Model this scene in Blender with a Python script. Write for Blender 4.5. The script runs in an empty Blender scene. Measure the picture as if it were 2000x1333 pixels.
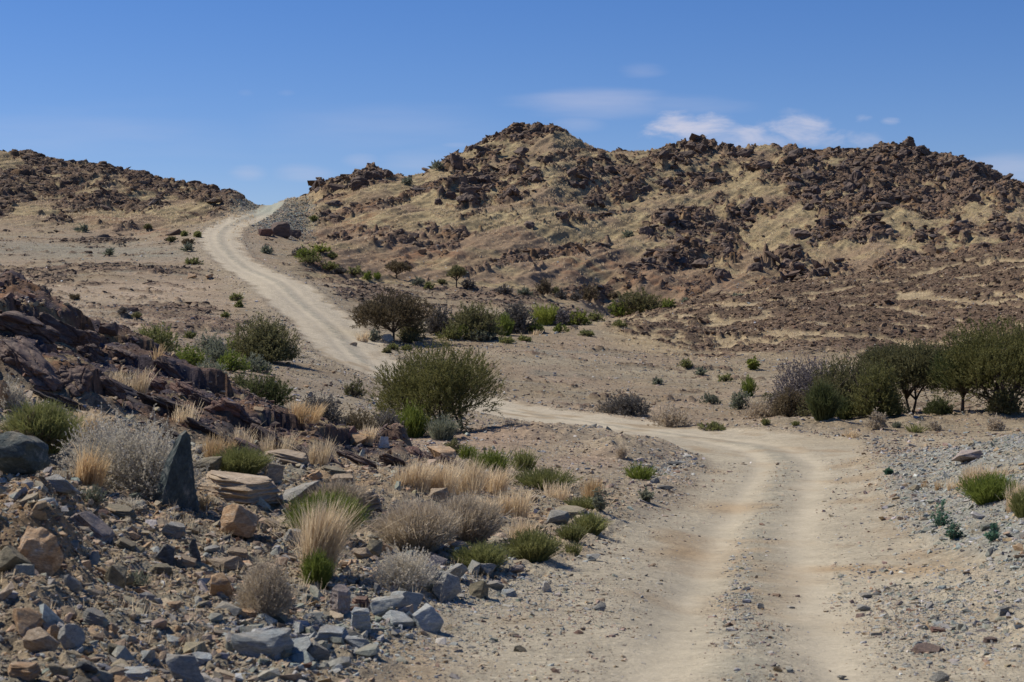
import bpy, math, random, time
import numpy as np
from mathutils import Vector, Matrix
T0 = time.time()
def log(*a): print('[%.1fs]' % (time.time()-T0), *a)
random.seed(7)
rng = np.random.default_rng(11)
scene = bpy.context.scene
C = scene.collection
F = 3333.0      # focal length in photo pixels (60 mm on 36 mm film, 2000 px wide)
CX, HY = 1000.0, 620.0   # optical column and horizon row

# ------------------------------------------------------------------ noise
from concurrent.futures import ThreadPoolExecutor
_pool = ThreadPoolExecutor(8)
U = np.uint32
def _hash(ix, iy, seed):
    h = ix*U(374761393)+iy*U(668265263)+U((seed*1442695041) & 0xFFFFFFFF)
    h = (h ^ (h >> U(13)))*U(1274126177)
    h = (h ^ (h >> U(16)))*U(2246822519)
    return ((h ^ (h >> U(15))) & U(0xFFFFFF)).astype(np.float32)*np.float32(1/16777216.)
_ANG = np.linspace(0, 2*math.pi, 257)[:-1]; _CT = np.cos(_ANG).astype(np.float32); _ST = np.sin(_ANG).astype(np.float32)
def _vn(x, y, seed):
    ix = np.floor(x); iy = np.floor(y); fx = x-ix; fy = y-iy
    ix = ix.astype(np.int32).astype(U); iy = iy.astype(np.int32).astype(U)
    def g(dx, dy):
        k = (_hash(ix+U(dx), iy+U(dy), seed)*256).astype(np.int32)
        return _CT[k]*(fx-dx)+_ST[k]*(fy-dy)
    u = fx*fx*fx*(fx*(fx*6-15)+10); v = fy*fy*fy*(fy*(fy*6-15)+10)
    a = g(0, 0); b = g(1, 0); c = g(0, 1); d = g(1, 1)
    return (a+(b-a)*u+(c-a)*v+(a-b-c+d)*u*v)*1.5
def _par(fn, x, y, w, nout):
    """evaluate fn(x, y) in threads, only where w > 0"""
    x = np.asarray(x, np.float32); y = np.asarray(y, np.float32)
    sh = np.broadcast(x, y).shape
    x = np.broadcast_to(x, sh); y = np.broadcast_to(y, sh)
    if w is not None:
        m = np.broadcast_to(w > 0.004, sh); xs = x[m]; ys = y[m]
    else: xs = x.ravel(); ys = y.ravel()
    n = len(xs); ch = max(1, min(16, n//20000)); cut = np.linspace(0, n, ch+1).astype(int)
    res = list(_pool.map(lambda k: fn(xs[cut[k]:cut[k+1]], ys[cut[k]:cut[k+1]]), range(ch)))
    outs = []
    for q in range(nout):
        r = np.concatenate([t[q] if nout > 1 else t for t in res])
        if w is not None:
            o = np.zeros(sh, np.float32); o[m] = r
        else: o = r.reshape(sh)
        outs.append(o)
    return outs if nout > 1 else outs[0]
def fbm(x, y, octv=4, seed=0, gain=0.5, lac=2.03, w=None):
    def f(x, y):
        s = 0; a = 1.0; n = 0
        for k in range(octv):
            s = s+np.float32(a)*_vn(x, y, seed+k*17); n += a
            x = x*np.float32(lac)+np.float32(13.7); y = y*np.float32(lac)+np.float32(7.3); a *= gain
        return s/np.float32(n)
    return _par(f, x, y, w, 1)
def ridged(x, y, octv=4, seed=0, gain=0.55, w=None):
    def f(x, y):
        s = 0; a = 1.0; n = 0
        for k in range(octv):
            s = s+np.float32(a)*(1-np.abs(_vn(x, y, seed+k*17))*2); n += a
            x = x*np.float32(2.07)+np.float32(3.1); y = y*np.float32(2.07)+np.float32(9.9); a *= gain
        return s/np.float32(n)
    return _par(f, x, y, w, 1)
def voronoi(x, y, seed=0, jit=0.9, w=None):
    """F1, F2, random per cell, offset to the cell point"""
    def f(x, y):
        ix = np.floor(x).astype(np.int32); iy = np.floor(y).astype(np.int32)
        f1 = np.full(x.shape, 9.0, np.float32); f2 = f1.copy()
        rid = np.zeros_like(f1); ox = np.zeros_like(f1); oy = np.zeros_like(f1)
        for dx in (-1, 0, 1):
            for dy in (-1, 0, 1):
                cx = (ix+dx); cy = (iy+dy); ux = cx.astype(U); uy = cy.astype(U)
                ddx = x-(cx+np.float32(0.5)+(_hash(ux, uy, seed)-np.float32(0.5))*np.float32(jit)).astype(np.float32)
                ddy = y-(cy+np.float32(0.5)+(_hash(ux, uy, seed+5)-np.float32(0.5))*np.float32(jit)).astype(np.float32)
                d = np.sqrt(ddx*ddx+ddy*ddy); m = d < f1
                f2 = np.where(m, f1, np.minimum(f2, d))
                rid = np.where(m, _hash(ux, uy, seed+9), rid); ox = np.where(m, ddx, ox); oy = np.where(m, ddy, oy)
                f1 = np.where(m, d, f1)
        return f1, f2, rid, ox, oy
    return _par(f, x, y, w, 5)
def ss(a, b, x):
    t = np.clip((x-a)/(b-a), 0, 1); return t*t*(3-2*t)
def pchip(xk, yk, xq):
    xk = np.asarray(xk, float); yk = np.asarray(yk, float)
    sh = (-1,)+(1,)*(yk.ndim-1)
    h = np.diff(xk); dl = np.diff(yk, axis=0)/h.reshape(sh)
    m = np.zeros_like(yk)
    w1 = (2*h[1:]+h[:-1]).reshape(sh); w2 = (h[1:]+2*h[:-1]).reshape(sh)
    a, b = dl[:-1], dl[1:]
    ok = a*b > 0
    with np.errstate(divide='ignore', invalid='ignore'):
        mm = (w1+w2)/(w1/a+w2/b)
    m[1:-1] = np.where(ok, mm, 0); m[0] = dl[0]; m[-1] = dl[-1]
    i = np.clip(np.searchsorted(xk, xq)-1, 0, len(xk)-2)
    hh = h[i].reshape(sh); t = ((xq-xk[i])/h[i]).reshape(sh)
    t2 = t*t; t3 = t2*t
    return ((2*t3-3*t2+1)*yk[i]+(t3-2*t2+t)*hh*m[i]+(-2*t3+3*t2)*yk[i+1]+(t3-t2)*hh*m[i+1])

# ------------------------------------------------------------------ terrain: measured profiles
# for a bearing (named by its photo column) distance -> row of the ground there
PROF = {
 -400: '11:1330,15:1050,18:930,22:850,26:760,32:640,38:540,42:505,50:640,60:680,80:660,110:610,150:560,180:515,210:480,250:430,300:350,360:290,420:330,600:480,1500:612',
 0: '11:1450,12.5:1333,15:1180,18:1050,22:930,26:850,30:770,35:660,40:575,42:572,46:640,52:720,60:725,80:690,110:615,150:560,175:525,200:485,240:435,280:385,350:303,400:330,600:480,1500:612',
 200: '11.5:1430,12.8:1333,15:1210,18:1090,21:1010,24:945,28:870,32:800,36:740,40:680,42:658,46:700,52:760,60:755,75:700,95:655,115:620,140:580,160:540,190:500,220:465,250:430,280:400,340:322,400:360,600:490,1500:612',
 400: '12:1420,13.5:1333,16:1215,18:1140,21:1060,24:995,27:945,30:900,34:850,38:785,42:745,46:780,52:800,60:780,75:725,90:690,110:655,130:610,155:560,180:515,205:470,230:440,260:415,300:385,330:370,400:400,600:500,1500:612',
 520: '12.5:1410,13.8:1333,16.5:1220,19:1140,22:1065,25:1005,28:955,31:915,35:865,39:820,43:805,47:820,54:825,61:790,73:750,88:715,105:680,125:630,143:585,160:550,185:520,210:480,240:440,270:413,295:402,340:440,400:470,600:540,1500:612',
 600: '12.5:1420,14:1333,17:1220,20:1130,23:1060,26:1005,29:955,32:915,36:880,40:842,43:835,47:845,54:840,62:805,72:770,85:735,100:700,120:650,140:605,160:560,185:530,210:490,240:450,270:415,300:385,340:400,400:440,600:520,1500:612',
 800: '13:1420,14.5:1333,17:1250,20:1160,23:1095,26:1040,30:985,34:940,38:905,42:885,46:882,52:870,60:848,70:815,80:795,95:755,110:715,125:675,140:640,160:600,180:560,200:532,230:470,260:410,290:360,315:345,350:370,400:430,600:520,1500:612',
 1000: '13:1430,15:1333,22:1150,28:1060,35:990,42:935,48:908,52:884,56:860,59:852,64:850,70:842,80:823,92:800,108:740,118:695,130:665,145:640,160:610,180:575,195:550,220:500,250:430,280:365,310:310,335:255,350:252,400:330,600:500,1500:612',
 1200: '13:1430,15:1333,22:1165,30:1065,38:990,46:935,51:905,55:876,59:862,64:860,70:850,80:835,92:810,105:770,120:710,130:675,150:630,165:618,175:606,190:585,215:545,240:490,270:430,300:370,330:305,350:298,400:350,600:500,1500:612',
 1400: '13:1430,15:1333,22:1190,30:1090,40:1000,50:930,60:890,68:868,76:850,88:830,100:790,110:755,122:715,135:685,150:650,165:615,180:588,190:592,205:585,225:545,250:490,280:425,310:360,340:300,360:280,400:320,600:500,1500:612',
 1600: '13:1430,15:1333,22:1190,30:1085,40:990,50:925,60:885,68:862,76:845,85:822,95:795,105:765,118:725,130:690,145:650,160:618,175:585,190:553,200:556,212:560,225:540,250:490,280:425,310:360,340:300,355:285,400:320,600:500,1500:612',
 1800: '13:1430,15:1333,22:1170,30:1060,38:985,45:925,52:885,56:880,62:878,68:862,76:845,84:822,95:795,105:765,118:730,130:695,145:655,160:615,175:575,190:540,205:515,215:521,230:515,250:480,280:420,310:360,340:305,355:292,400:340,600:510,1500:612',
 2000: '13:1420,15:1320,20:1170,26:1060,32:980,38:920,43:870,47:850,52:862,60:870,68:860,76:842,85:815,95:785,105:755,118:715,130:675,145:625,160:585,175:545,190:508,205:476,220:490,240:470,260:440,290:400,320:370,340:350,360:362,400:400,600:520,1500:612',
 2400: '13:1350,15:1250,20:1100,26:990,32:920,40:850,47:830,55:850,62:858,68:850,85:800,105:740,130:650,160:540,190:440,205:410,220:425,260:430,290:410,340:390,360:395,400:420,600:520,1500:612',
}
MAIN_RIDGE = [(-400,285),(0,303),(50,308),(100,317),(150,320),(200,320),(230,336),(300,350),(350,362),(400,370),(440,380),(470,388),(500,402),(530,401),(560,390),(600,384),(625,366),(660,352),(700,342),(750,340),(800,346),(830,344),(870,322),(915,292),(950,270),(1000,254),(1040,252),(1080,254),(1100,266),(1140,286),(1190,300),(1230,303),(1290,296),(1350,285),(1400,291),(1440,293),(1500,291),(1560,286),(1620,293),(1700,296),(1760,298),(1800,304),(1850,310),(1900,320),(1950,346),(2000,369),(2400,430)]
LOW_RIDGE = [(1150,632),(1200,622),(1300,600),(1350,588),(1400,580),(1500,565),(1560,556),(1640,550),(1700,537),(1750,526),(1800,514),(1900,495),(2000,477),(2400,400)]
CRAG_RIDGE = [(-400,500),(-50,562),(0,572),(20,570),(45,580),(70,590),(85,592),(100,606),(130,612),(175,645),(200,662),(260,680),(300,700),(340,715),(380,745),(420,752),(470,785),(510,810),(560,838),(600,850),(650,870),(700,886),(750,892),(800,890)]

px_fine = np.concatenate([np.arange(-900, -60, 25.), np.arange(-60, 2060.1, 2.4), np.arange(2085, 2900, 25.)])
dl = []
d = 1.0
while d < 2600:
    dl.append(d)
    if d < 10.5: d += 0.5
    elif d < 64: d += max(0.05, d*0.0042)
    elif d < 225: d += 0.27
    elif d < 375: d += 0.33
    elif d < 420: d += 1.5
    else: d *= 1.06
D = np.array(dl)
NX, ND = len(px_fine), len(D)
log('grid', NX, ND, NX*ND)
cols = sorted(PROF)
Zc = []
for c in cols:
    pr = [tuple(map(float, s.split(':'))) for s in PROF[c].split(',')]
    dk = [0.0, 4.0]+[p[0] for p in pr]+[3000.0]
    zk = [-1.65, -1.95]+[(HY-p[1])/F*p[0] for p in pr]+[-8.0]
    Zc.append(pchip(dk, zk, D))
Zc = np.array(Zc)                                     # columns x D
pq = np.clip(px_fine, cols[0], cols[-1])
BZ = pchip(cols, Zc, pq)                              # NX x ND
def crestfix(line, d0, d1, fade, pxr=None, hold=None):
    tgt = np.interp(px_fine, [p[0] for p in line], [p[1] for p in line])
    m = (D >= d0) & (D <= d1)
    PY = HY-F*BZ[:, m]/D[m]
    k = PY.argmin(axis=1); cur = PY[np.arange(NX), k]; dc = D[m][k]
    if pxr: w = ss(pxr[0], pxr[1], px_fine)
    else: w = np.ones(NX)
    if pxr and len(pxr) > 2: w = w*(1-ss(pxr[2], pxr[3], px_fine))
    delta = (tgt-cur)*w
    W = ss(0, 1, (D[None]-d0)/(dc[:, None]-d0))*(1-ss(fade[0], fade[1], D)[None])
    BZ[:] = BZ-delta[:, None]*W*D[None]/F
crestfix(CRAG_RIDGE, 33, 47, (46, 56), (-900, -899, 700, 850))
crestfix(LOW_RIDGE, 150, 208, (206, 224), (1120, 1220))
crestfix(MAIN_RIDGE, 215, 372, (600, 900))
PXg = np.broadcast_to(px_fine[:, None], (NX, ND)); Dg = np.broadcast_to(D[None], (NX, ND))
X = (PXg-CX)/F*Dg; Y = Dg
PYb = HY-F*BZ/Dg                                      # row of the smooth ground
def base_at(px, d):
    fi = np.interp(px, px_fine, np.arange(NX)); fj = np.interp(d, D, np.arange(ND))
    return fi, fj
def bil(A, px, d):
    fi, fj = base_at(px, d)
    i = np.clip(np.floor(fi).astype(int), 0, NX-2); j = np.clip(np.floor(fj).astype(int), 0, ND-2)
    u = fi-i; v = fj-j
    return A[i, j]*(1-u)*(1-v)+A[i+1, j]*u*(1-v)+A[i, j+1]*(1-u)*v+A[i+1, j+1]*u*v

# ------------------------------------------------------------------ the road line
ROAD = [(1440,6),(1450,15),(1462,22),(1472,30),(1512,43),(1535,50),(1530,56),(1485,64),(1400,71),(1300,76),(1200,81),(1050,88),(950,92.5),(850,97),(770,101),(715,105),(690,112),(645,128),(590,143),(540,160),(475,180),(436,198),(428,214),(446,230),(478,246),(508,264),(528,280),(540,296),(548,320)]
ra = np.array(ROAD, float)
tt = np.concatenate([[0], np.cumsum(np.hypot(np.diff((ra[:,0]-CX)/F*ra[:,1]), np.diff(ra[:,1])))])
tq = np.linspace(0, tt[-1], 170)
def catmull(tk, yk, t):
    m = np.gradient(yk, tk)
    i = np.clip(np.searchsorted(tk, t)-1, 0, len(tk)-2); h = tk[i+1]-tk[i]; u = (t-tk[i])/h
    return (2*u**3-3*u**2+1)*yk[i]+(u**3-2*u**2+u)*h*m[i]+(-2*u**3+3*u**2)*yk[i+1]+(u**3-u**2)*h*m[i+1]
rx = catmull(tt, (ra[:,0]-CX)/F*ra[:,1], tq); ry = catmull(tt, ra[:,1], tq)
def road_dist(x, y):
    best = np.full(x.shape, 1e9); side = np.zeros(x.shape)
    for k in range(len(rx)-1):
        ax, ay, bx, by = rx[k], ry[k], rx[k+1], ry[k+1]
        ex, ey = bx-ax, by-ay; L = ex*ex+ey*ey
        wx = x-ax; wy = y-ay
        t = np.clip((wx*ex+wy*ey)/L, 0, 1)
        dx = wx-t*ex; dy = wy-t*ey
        dd = dx*dx+dy*dy
        m = dd < best
        best = np.where(m, dd, best); side = np.where(m, np.sign(ex*wy-ey*wx), side)
    return np.sqrt(best), side
# coarse lookup first, then the full grid by interpolation in px,d
jj = np.arange(0, ND, 3); jj = np.append(jj, ND-1) if jj[-1] != ND-1 else jj
ii = np.arange(0, NX, 3); ii = np.append(ii, NX-1) if ii[-1] != NX-1 else ii
rd_c, rs_c = road_dist(X[np.ix_(ii, jj)], Y[np.ix_(ii, jj)])
sgn = rd_c*rs_c
def up(A):
    B = np.array([np.interp(np.arange(ND), jj, a) for a in A])
    return np.array([np.interp(np.arange(NX), ii, B[:, k]) for k in range(ND)]).T
RS = up(sgn)                                          # signed distance to road centre (+ = left)
RD = np.abs(RS)
RD = np.where(up(rd_c) > RD+0.6, up(rd_c), RD)
log('road')
RW = 2.4+1.1*(1-ss(18, 45, Dg))+0.6*ss(90, 130, Dg)-0.7*ss(140, 195, Dg)-0.45*ss(215, 270, Dg)+1.9*ss(54, 70, Dg)*(1-ss(88, 108, Dg))   # half width
RWn = RW+0.5*fbm(X/3.0, Y/3.0, 3, 41)*(1+Dg/120)
ONROAD = 1-ss(-0.5, 0.6, RD-RWn)
NEARROAD = 1-ss(0.3, 4.0, RD-RW)
FARFADE = 1-ss(380, 450, Dg)
# ------------------------------------------------------------------ region masks and relief
def blobs(lst, d0, d1):
    s = np.zeros((NX, ND)); jm = (D >= d0-3) & (D <= d1+3)
    P = PXg[:, jm]; Q = PYb[:, jm]; acc = np.zeros(P.shape)
    for (bx, by, ax, ay) in lst:
        q = ((P-bx)/ax)**2+((Q-by)/ay)**2
        acc = np.maximum(acc, np.exp(-q*0.9))
    acc *= ss(d0-3, d0, D[jm])*(1-ss(d1, d1+3, D[jm]))
    s[:, jm] = acc
    return s
low_crest = 190.0
isL = ss(1140, 1230, PXg)                                    # low stony rise on the right
M_LOW = isL*ss(118, 140, Dg)*(1-ss(204, 216, Dg))
M_MAIN = ss(540, 640, PXg+np.clip(Dg-215, 0, 60)*0.6)*ss(186, 206, Dg+18*(1-isL))*(1-M_LOW)*FARFADE
M_LEFT = (1-ss(455, 520, PXg))*ss(212, 248, Dg+0.03*(PXg-200))*FARFADE
lowb = np.interp(px_fine, [-900, 0, 150, 330, 430, 600, 700, 850, 900], [700, 745, 800, 850, 880, 903, 905, 905, 890])[:, None]
M_CRAG = (1-ss(lowb-14, lowb+6, PYb+16*fbm(X/1.5, Y/1.5, 3, 3)))*ss(27, 31, Dg)*(1-ss(47, 52, Dg))*(1-ss(800, 880, PXg))*(1-ss(20, 60, np.clip(PXg-760, 0, 200)))
M_BANK = (1-ss(9, 30, Dg-0.0))*0
# left earth and rubble slope
bank_edge = np.interp(D, [8, 14, 20, 24, 30, 36, 42, 50, 58], [700, 700, 900, 1080, 1190, 1230, 1230, 1240, 1270])[None]
M_RUB = (1-ss(bank_edge-60, bank_edge+60, PXg+50*fbm(X/1.2, Y/1.2, 3, 5)))*(1-ss(40, 48, Dg))*(1-M_CRAG)
rgt_edge = np.interp(D, [8, 15, 22, 30, 40, 50, 56], [2300, 1980, 1800, 1780, 1730, 1720, 1800])[None]
M_GRAV = ss(rgt_edge-70, rgt_edge+60, PXg+50*fbm(X/1.2, Y/1.2, 3, 6))*(1-ss(52, 58, Dg))

Wp = 0.9*fbm(X/9, Y/9, 2, 21)
al = X*0.86+BZ*0.50; bc = -X*0.50+BZ*0.86+Y*0.10             # along and across the strata on the main hill
dtl = fbm(X/2.1, Y/2.6, 3, 33)
MAINB = [(1300,425,36,20),(1350,440,50,30),(1330,490,45,25),(1420,480,36,36),(1480,515,45,22),(1540,520,40,22),(1620,536,60,12),(1690,350,52,30),(1640,368,62,22),(1660,320,40,20),(1600,335,50,20),(1720,402,58,20),(1550,345,35,20),(1440,415,30,15),(1467,403,25,14),(1560,455,25,12),(1612,460,26,11),(1222,385,25,15),(1252,368,32,15),(1300,360,22,12),(1101,427,14,12),(1040,437,26,12),(910,372,26,22),(890,330,20,20),(915,388,26,15),(948,350,20,13),(1010,330,26,12),(1035,300,42,14),(1070,315,16,15),(1052,350,26,12),(1135,350,26,15),(1180,325,30,14),(1120,362,20,12),(1020,264,48,10),(868,385,25,16),(735,346,36,10),(700,362,30,12),(650,383,32,20),(1275,490,30,25),(1550,300,30,8),(1360,292,52,12),(1750,318,80,20),(1850,332,80,24),(1930,372,60,25),(1805,462,30,15),(1872,450,20,15),(1950,440,25,15),(1740,302,60,8),(1590,395,40,15),(1650,430,50,18),(1790,390,50,14),(1320,330,40,14),(1400,350,40,16),(1480,330,35,12),(1160,395,24,10),(1000,380,26,10),(940,300,16,10),(620,365,18,14),(1700,470,50,14),(1300,300,30,8),(1440,300,30,8)]
mb = blobs(MAINB, 200, 372)
LEFTG = [(60,395,50,12),(150,350,50,10),(200,375,60,8),(330,395,50,10),(20,440,40,8),(260,430,80,9)]
lg = blobs(LEFTG, 220, 372)
n1 = fbm(al/13, bc/4.2, 4, 50, w=M_MAIN)
upper = ss(262, 330, Dg)
rightish = ss(1450, 1800, PXg)
r_main = ss(-0.04, 0.26, n1*1.1+0.38*mb-0.19+0.10*upper+0.16*rightish*upper+0.10*ss(1500, 1750, PXg)+0.75*dtl)
n2 = fbm((X*0.8-BZ*0.5)/9, (X*0.4+BZ*1.1)/4.0, 4, 60, w=M_LEFT)
r_left = ss(0.0, 0.18, n2+0.17+0.10*ss(255, 300, Dg)-0.42*lg-0.5*(1-ss(238, 262, Dg))+0.55*dtl)
LOWB = [(1650,590,160,30),(1480,625,170,22),(1850,600,150,34),(1560,690,160,14),(1330,640,90,14),(1900,540,130,24),(1760,640,160,16),(1420,665,110,12),(1280,625,60,10),(1600,560,60,9),(1990,500,90,16),(1500,655,120,12)]
lb = blobs(LOWB, 118, 208)
n3 = fbm((X+3*Wp)/13, (Y+0.30*X+1.8*Wp)/3.6, 5, 70, w=M_LOW)
LINES = [[(1180,650),(1300,622),(1400,603),(1560,578),(1750,548),(2000,492)],[(1540,598),(1700,600),(1850,622),(2060,648)],[(1400,655),(1600,662),(1750,668),(1860,690),(2000,700)],[(1535,592),(1550,630),(1505,672)],[(1690,562),(1850,546),(2050,520)],[(1180,690),(1400,686),(1560,706)],[(1250,660),(1400,632),(1520,622)],[(1600,640),(1800,642),(1960,668)],[(1750,585),(1900,590),(2050,602)]]
wx_ = PXg+26*fbm(X/7, Y/7, 3, 72, w=M_LOW); wy_ = PYb+7*fbm(X/5, Y/5, 3, 73, w=M_LOW)
ld = np.full((NX, ND), 99., np.float32); lm = M_LOW > .01
for ln in LINES:
    for (ax, ay), (bx, by) in zip(ln, ln[1:]):
        L_ = (bx-ax)**2+(by-ay)**2; t_ = np.clip(((wx_[lm]-ax)*(bx-ax)+(wy_[lm]-ay)*(by-ay))/L_, 0, 1)
        ld[lm] = np.minimum(ld[lm], np.hypot(wx_[lm]-ax-t_*(bx-ax), (wy_[lm]-ay-t_*(by-ay))*1.0))
paleline = .9*(1-ss(1.2, 6.2, ld+5.0*np.abs(fbm(X/2.2, Y/2.0, 3, 74, w=M_LOW))*1.1))*ss(-.50, -.12, fbm(X/9, Y/9, 2, 75, w=M_LOW))
dens_low = .17+.12*ss(1400, 1650, PXg)-.30*(1-ss(1200, 1400, PXg))-.18*ss(690, 735, PYb)
r_low = (1-paleline)*ss(0.0, 0.14, n3*.9+dens_low+0.20*lb-.1+0.55*fbm(X/1.3, Y/1.6, 3, 71, w=M_LOW)-0.06*(1-ss(128, 142, Dg)))
_old = ss(0.0, 0.14, n3+0.44*lb-0.10+0.55*fbm(X/1.3, Y/1.6, 3, 71, w=M_LOW)-0.06*(1-ss(128, 142, Dg)))
PLAINB = [(60,532,90,9),(190,524,90,6),(310,528,80,7),(340,610,90,14),(400,632,70,10),(330,648,60,6),(260,612,14,6),(440,645,40,8),(100,550,40,5),(175,557,30,4),(470,560,20,5),(300,445,40,6),(190,470,60,5)]
pb = blobs(PLAINB, 88, 235)
RISEB = [(820,545,200,22),(980,575,170,18),(700,575,90,14),(900,560,120,10),(760,580,60,10),(700,555,40,8),(1000,590,90,9),(1080,610,60,7),(640,540,30,6),(830,600,60,6),(1250,560,60,20),(1340,540,60,14)]
rb = blobs(RISEB, 135, 212)
n4 = fbm((X+2*Wp)/9, Y/2.4, 4, 80)
M_PLAIN = (1-M_LOW)*(1-M_MAIN)*(1-M_LEFT)*ss(84, 96, Dg)*FARFADE
r_plain = ss(0.0, 0.2, n4*1.0+0.75*np.maximum(pb, rb)-0.33+0.60*fbm(X/1.1, Y/0.9, 3, 81))
off = (1-ONROAD)*(1-0.75*NEARROAD)
ROCK = np.clip(M_MAIN*r_main+M_LEFT*r_left+M_LOW*r_low+M_PLAIN*r_plain*0.9, 0, 1)*off
M_PASS = blobs([(545,412,45,20),(572,428,38,24),(480,402,24,12),(600,402,12,14),(452,436,18,8),(520,440,26,10)], 225, 320)
ROCK *= (1-0.8*M_PASS)
log('masks')
# relief
anyr = (ROCK > 0.004)*1.0; hillm = np.clip(M_MAIN+M_LEFT, 0, 1)
hx = X+0.5*fbm(X/2.5, Y/2.5, 2, 90); hy = Y+0.5*fbm(X/2.5, Y/2.5, 2, 91)
ca, sa = math.cos(0.5), math.sin(0.5)
f1, f2, rid, ox, oy = voronoi((hx*ca+hy*sa)/4.2, (-hx*sa+hy*ca)/3.0, 100, w=anyr)
e1 = ss(0.0, 0.16, f2-f1)
g1, g2, rid2, ox2, oy2 = voronoi((hx*ca-hy*sa)/1.25, (hx*sa+hy*ca)/1.0, 101, w=np.clip(anyr+hillm, 0, 1))
e2 = ss(0.0, 0.22, g2-g1)
big = (rid**1.5*1.7+ox*(rid*2-0.7)*1.5+oy*0.5)*(0.35+0.65*e1)
sml = (rid2*0.55+ox2*(rid2-0.3)*0.9)*(0.3+0.7*e2)
Hr = np.zeros((NX, ND))
hillm = np.clip(M_MAIN+M_LEFT, 0, 1)
tor = 1+0.9*mb
Hr += hillm*ROCK*(big*0.46*tor+sml*0.50+0.20*mb)
Hr += hillm*(1-ROCK)*(0.16*sml+0.10*fbm(X/0.9, Y/0.9, 2, 95, w=hillm))
Hr += M_LOW*ROCK*(0.12*big+0.32*sml+0.10)
Hr += M_LOW*(1-ROCK)*0.05*fbm(X/0.7, Y/0.7, 2, 96, w=M_LOW)
Hr += M_PLAIN*ROCK*(0.10*big+0.22*sml+0.10)
Hr += hillm*1.5*(ridged(al/26, bc/6.5, 4, 140, w=hillm)-.5)*off
Hr += hillm*(1.2*fbm(al/22, bc/10, 3, 97, w=hillm)+0.5*fbm(X/6, Y/7, 3, 98, w=hillm))*off
Hr += M_LOW*(0.7*fbm(X/18, Y/10, 3, 99, w=M_LOW)+0.25*fbm(X/4, Y/4, 3, 104, w=M_LOW))
Hr += M_PLAIN*(0.25*fbm(X/14, Y/12, 3, 105)+0.06*fbm(X/2, Y/2, 3, 106))*off
# keep the drawn skyline where it was measured
keep = 1-0.0*Dg
# crag on the left
xr = X*0.80+Y*0.60; yr = -X*0.60+Y*0.80
cf1, cf2, crid, cox, coy = voronoi((xr+0.3*fbm(X, Y, 2, 110, w=M_CRAG))/2.6, (yr+0.3*fbm(X, Y, 2, 111, w=M_CRAG))/1.5, 112, w=M_CRAG)
cg1, cg2, crid2, cox2, coy2 = voronoi((xr+0.12*fbm(X*2, Y*2, 2, 113, w=M_CRAG))/0.75, yr/0.5, 114, w=M_CRAG)
ce = ss(0, 0.10, cf2-cf1); ce2 = ss(0, 0.15, cg2-cg1)
crag_h = (crid*0.75+cox*(0.5+crid)*0.9-0.25)*(0.4+0.6*ce)+(crid2*0.16+cox2*0.22)*(0.4+0.6*ce2)-0.25*(1-ce)
crag_h += 0.10*ridged(xr/1.6, yr/0.25, 3, 115, w=M_CRAG)
Hr += M_CRAG*0.22
Hr += M_CRAG*crag_h*(0.34+0.12*(1-ss(100, 500, PXg)))
# foreground slopes
near = 1-ss(60, 90, Dg)
bump = 0.10*fbm(X/1.6, Y/1.6, 4, 120, w=M_RUB)+0.05*fbm(X/0.35, Y/0.35, 3, 121, w=M_RUB)
Hr += M_RUB*(bump*1.6+0.05*ridged(X/0.5, Y/0.5, 3, 122, w=M_RUB))
nf1, nf2, nrid, nox, noy = voronoi(X/0.22, Y/0.22, 123, w=np.clip(M_RUB+M_GRAV, 0, 1))
Hr += (M_RUB*0.05+M_GRAV*0.02)*(nrid*ss(0, 0.3, nf2-nf1))*(1-ss(30, 50, Dg))
Hr += M_GRAV*(0.12*fbm(X/1.3, Y/1.3, 3, 124, w=M_GRAV)+0.03*fbm(X/0.3, Y/0.3, 2, 125, w=M_GRAV))
Hr += near*(1-M_RUB)*(1-M_GRAV)*(1-M_CRAG)*off*(0.10*fbm(X/2.5, Y/2.5, 3, 126, w=near)+0.025*fbm(X/0.4, Y/0.4, 3, 127, w=near))
# pinkish cut bank between the wash and the road, and the steep hump at the far left edge
hump = blobs([(60,1080,95,110)], 14.5, 21)
Hr += hump*0.55*(1+0.5*fbm(X/0.6, Y/0.6, 3, 128, w=hump))
hump2 = blobs([(1230,880,70,16),(1050,850,120,12)], 46, 78)
Hr += hump2*0.35*(1+fbm(X/0.8, Y/0.8, 3, 129, w=hump2))*(1-ONROAD)
hump3 = blobs([(1560,835,160,10),(1750,828,120,10),(1900,820,120,10)], 74, 92)
Hr += hump3*0.35*(1+fbm(X/1.2, Y/1.2, 3, 130, w=hump3))
# wheel ruts
lat = RS+0.16*fbm(X/3, Y/4, 3, 131, w=ONROAD)
TRK = np.exp(-((np.abs(lat)-0.82)/(0.42+0.20*fbm(X/1.5, Y/2.5, 3, 134, w=ONROAD)))**2)*ONROAD
MID = np.exp(-(lat/0.40)**2)*ONROAD
EDGE = np.exp(-((RD-RW-0.5)/0.5)**2)
Hr += (-0.035*TRK+0.03*MID)*(1-0.6*ss(50, 100, Dg))+0.09*EDGE*(1-ss(225, 250, Dg))*(1-ss(14, 30, 44-Dg))
Hr += ONROAD*(0.02*fbm(X/1.5, Y/1.5, 2, 132, w=ONROAD)+0.012*fbm(X/0.25, Y/0.25, 3, 133, w=ONROAD)*(1-TRK*0.8))
Z = BZ+Hr
log('relief')
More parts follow.
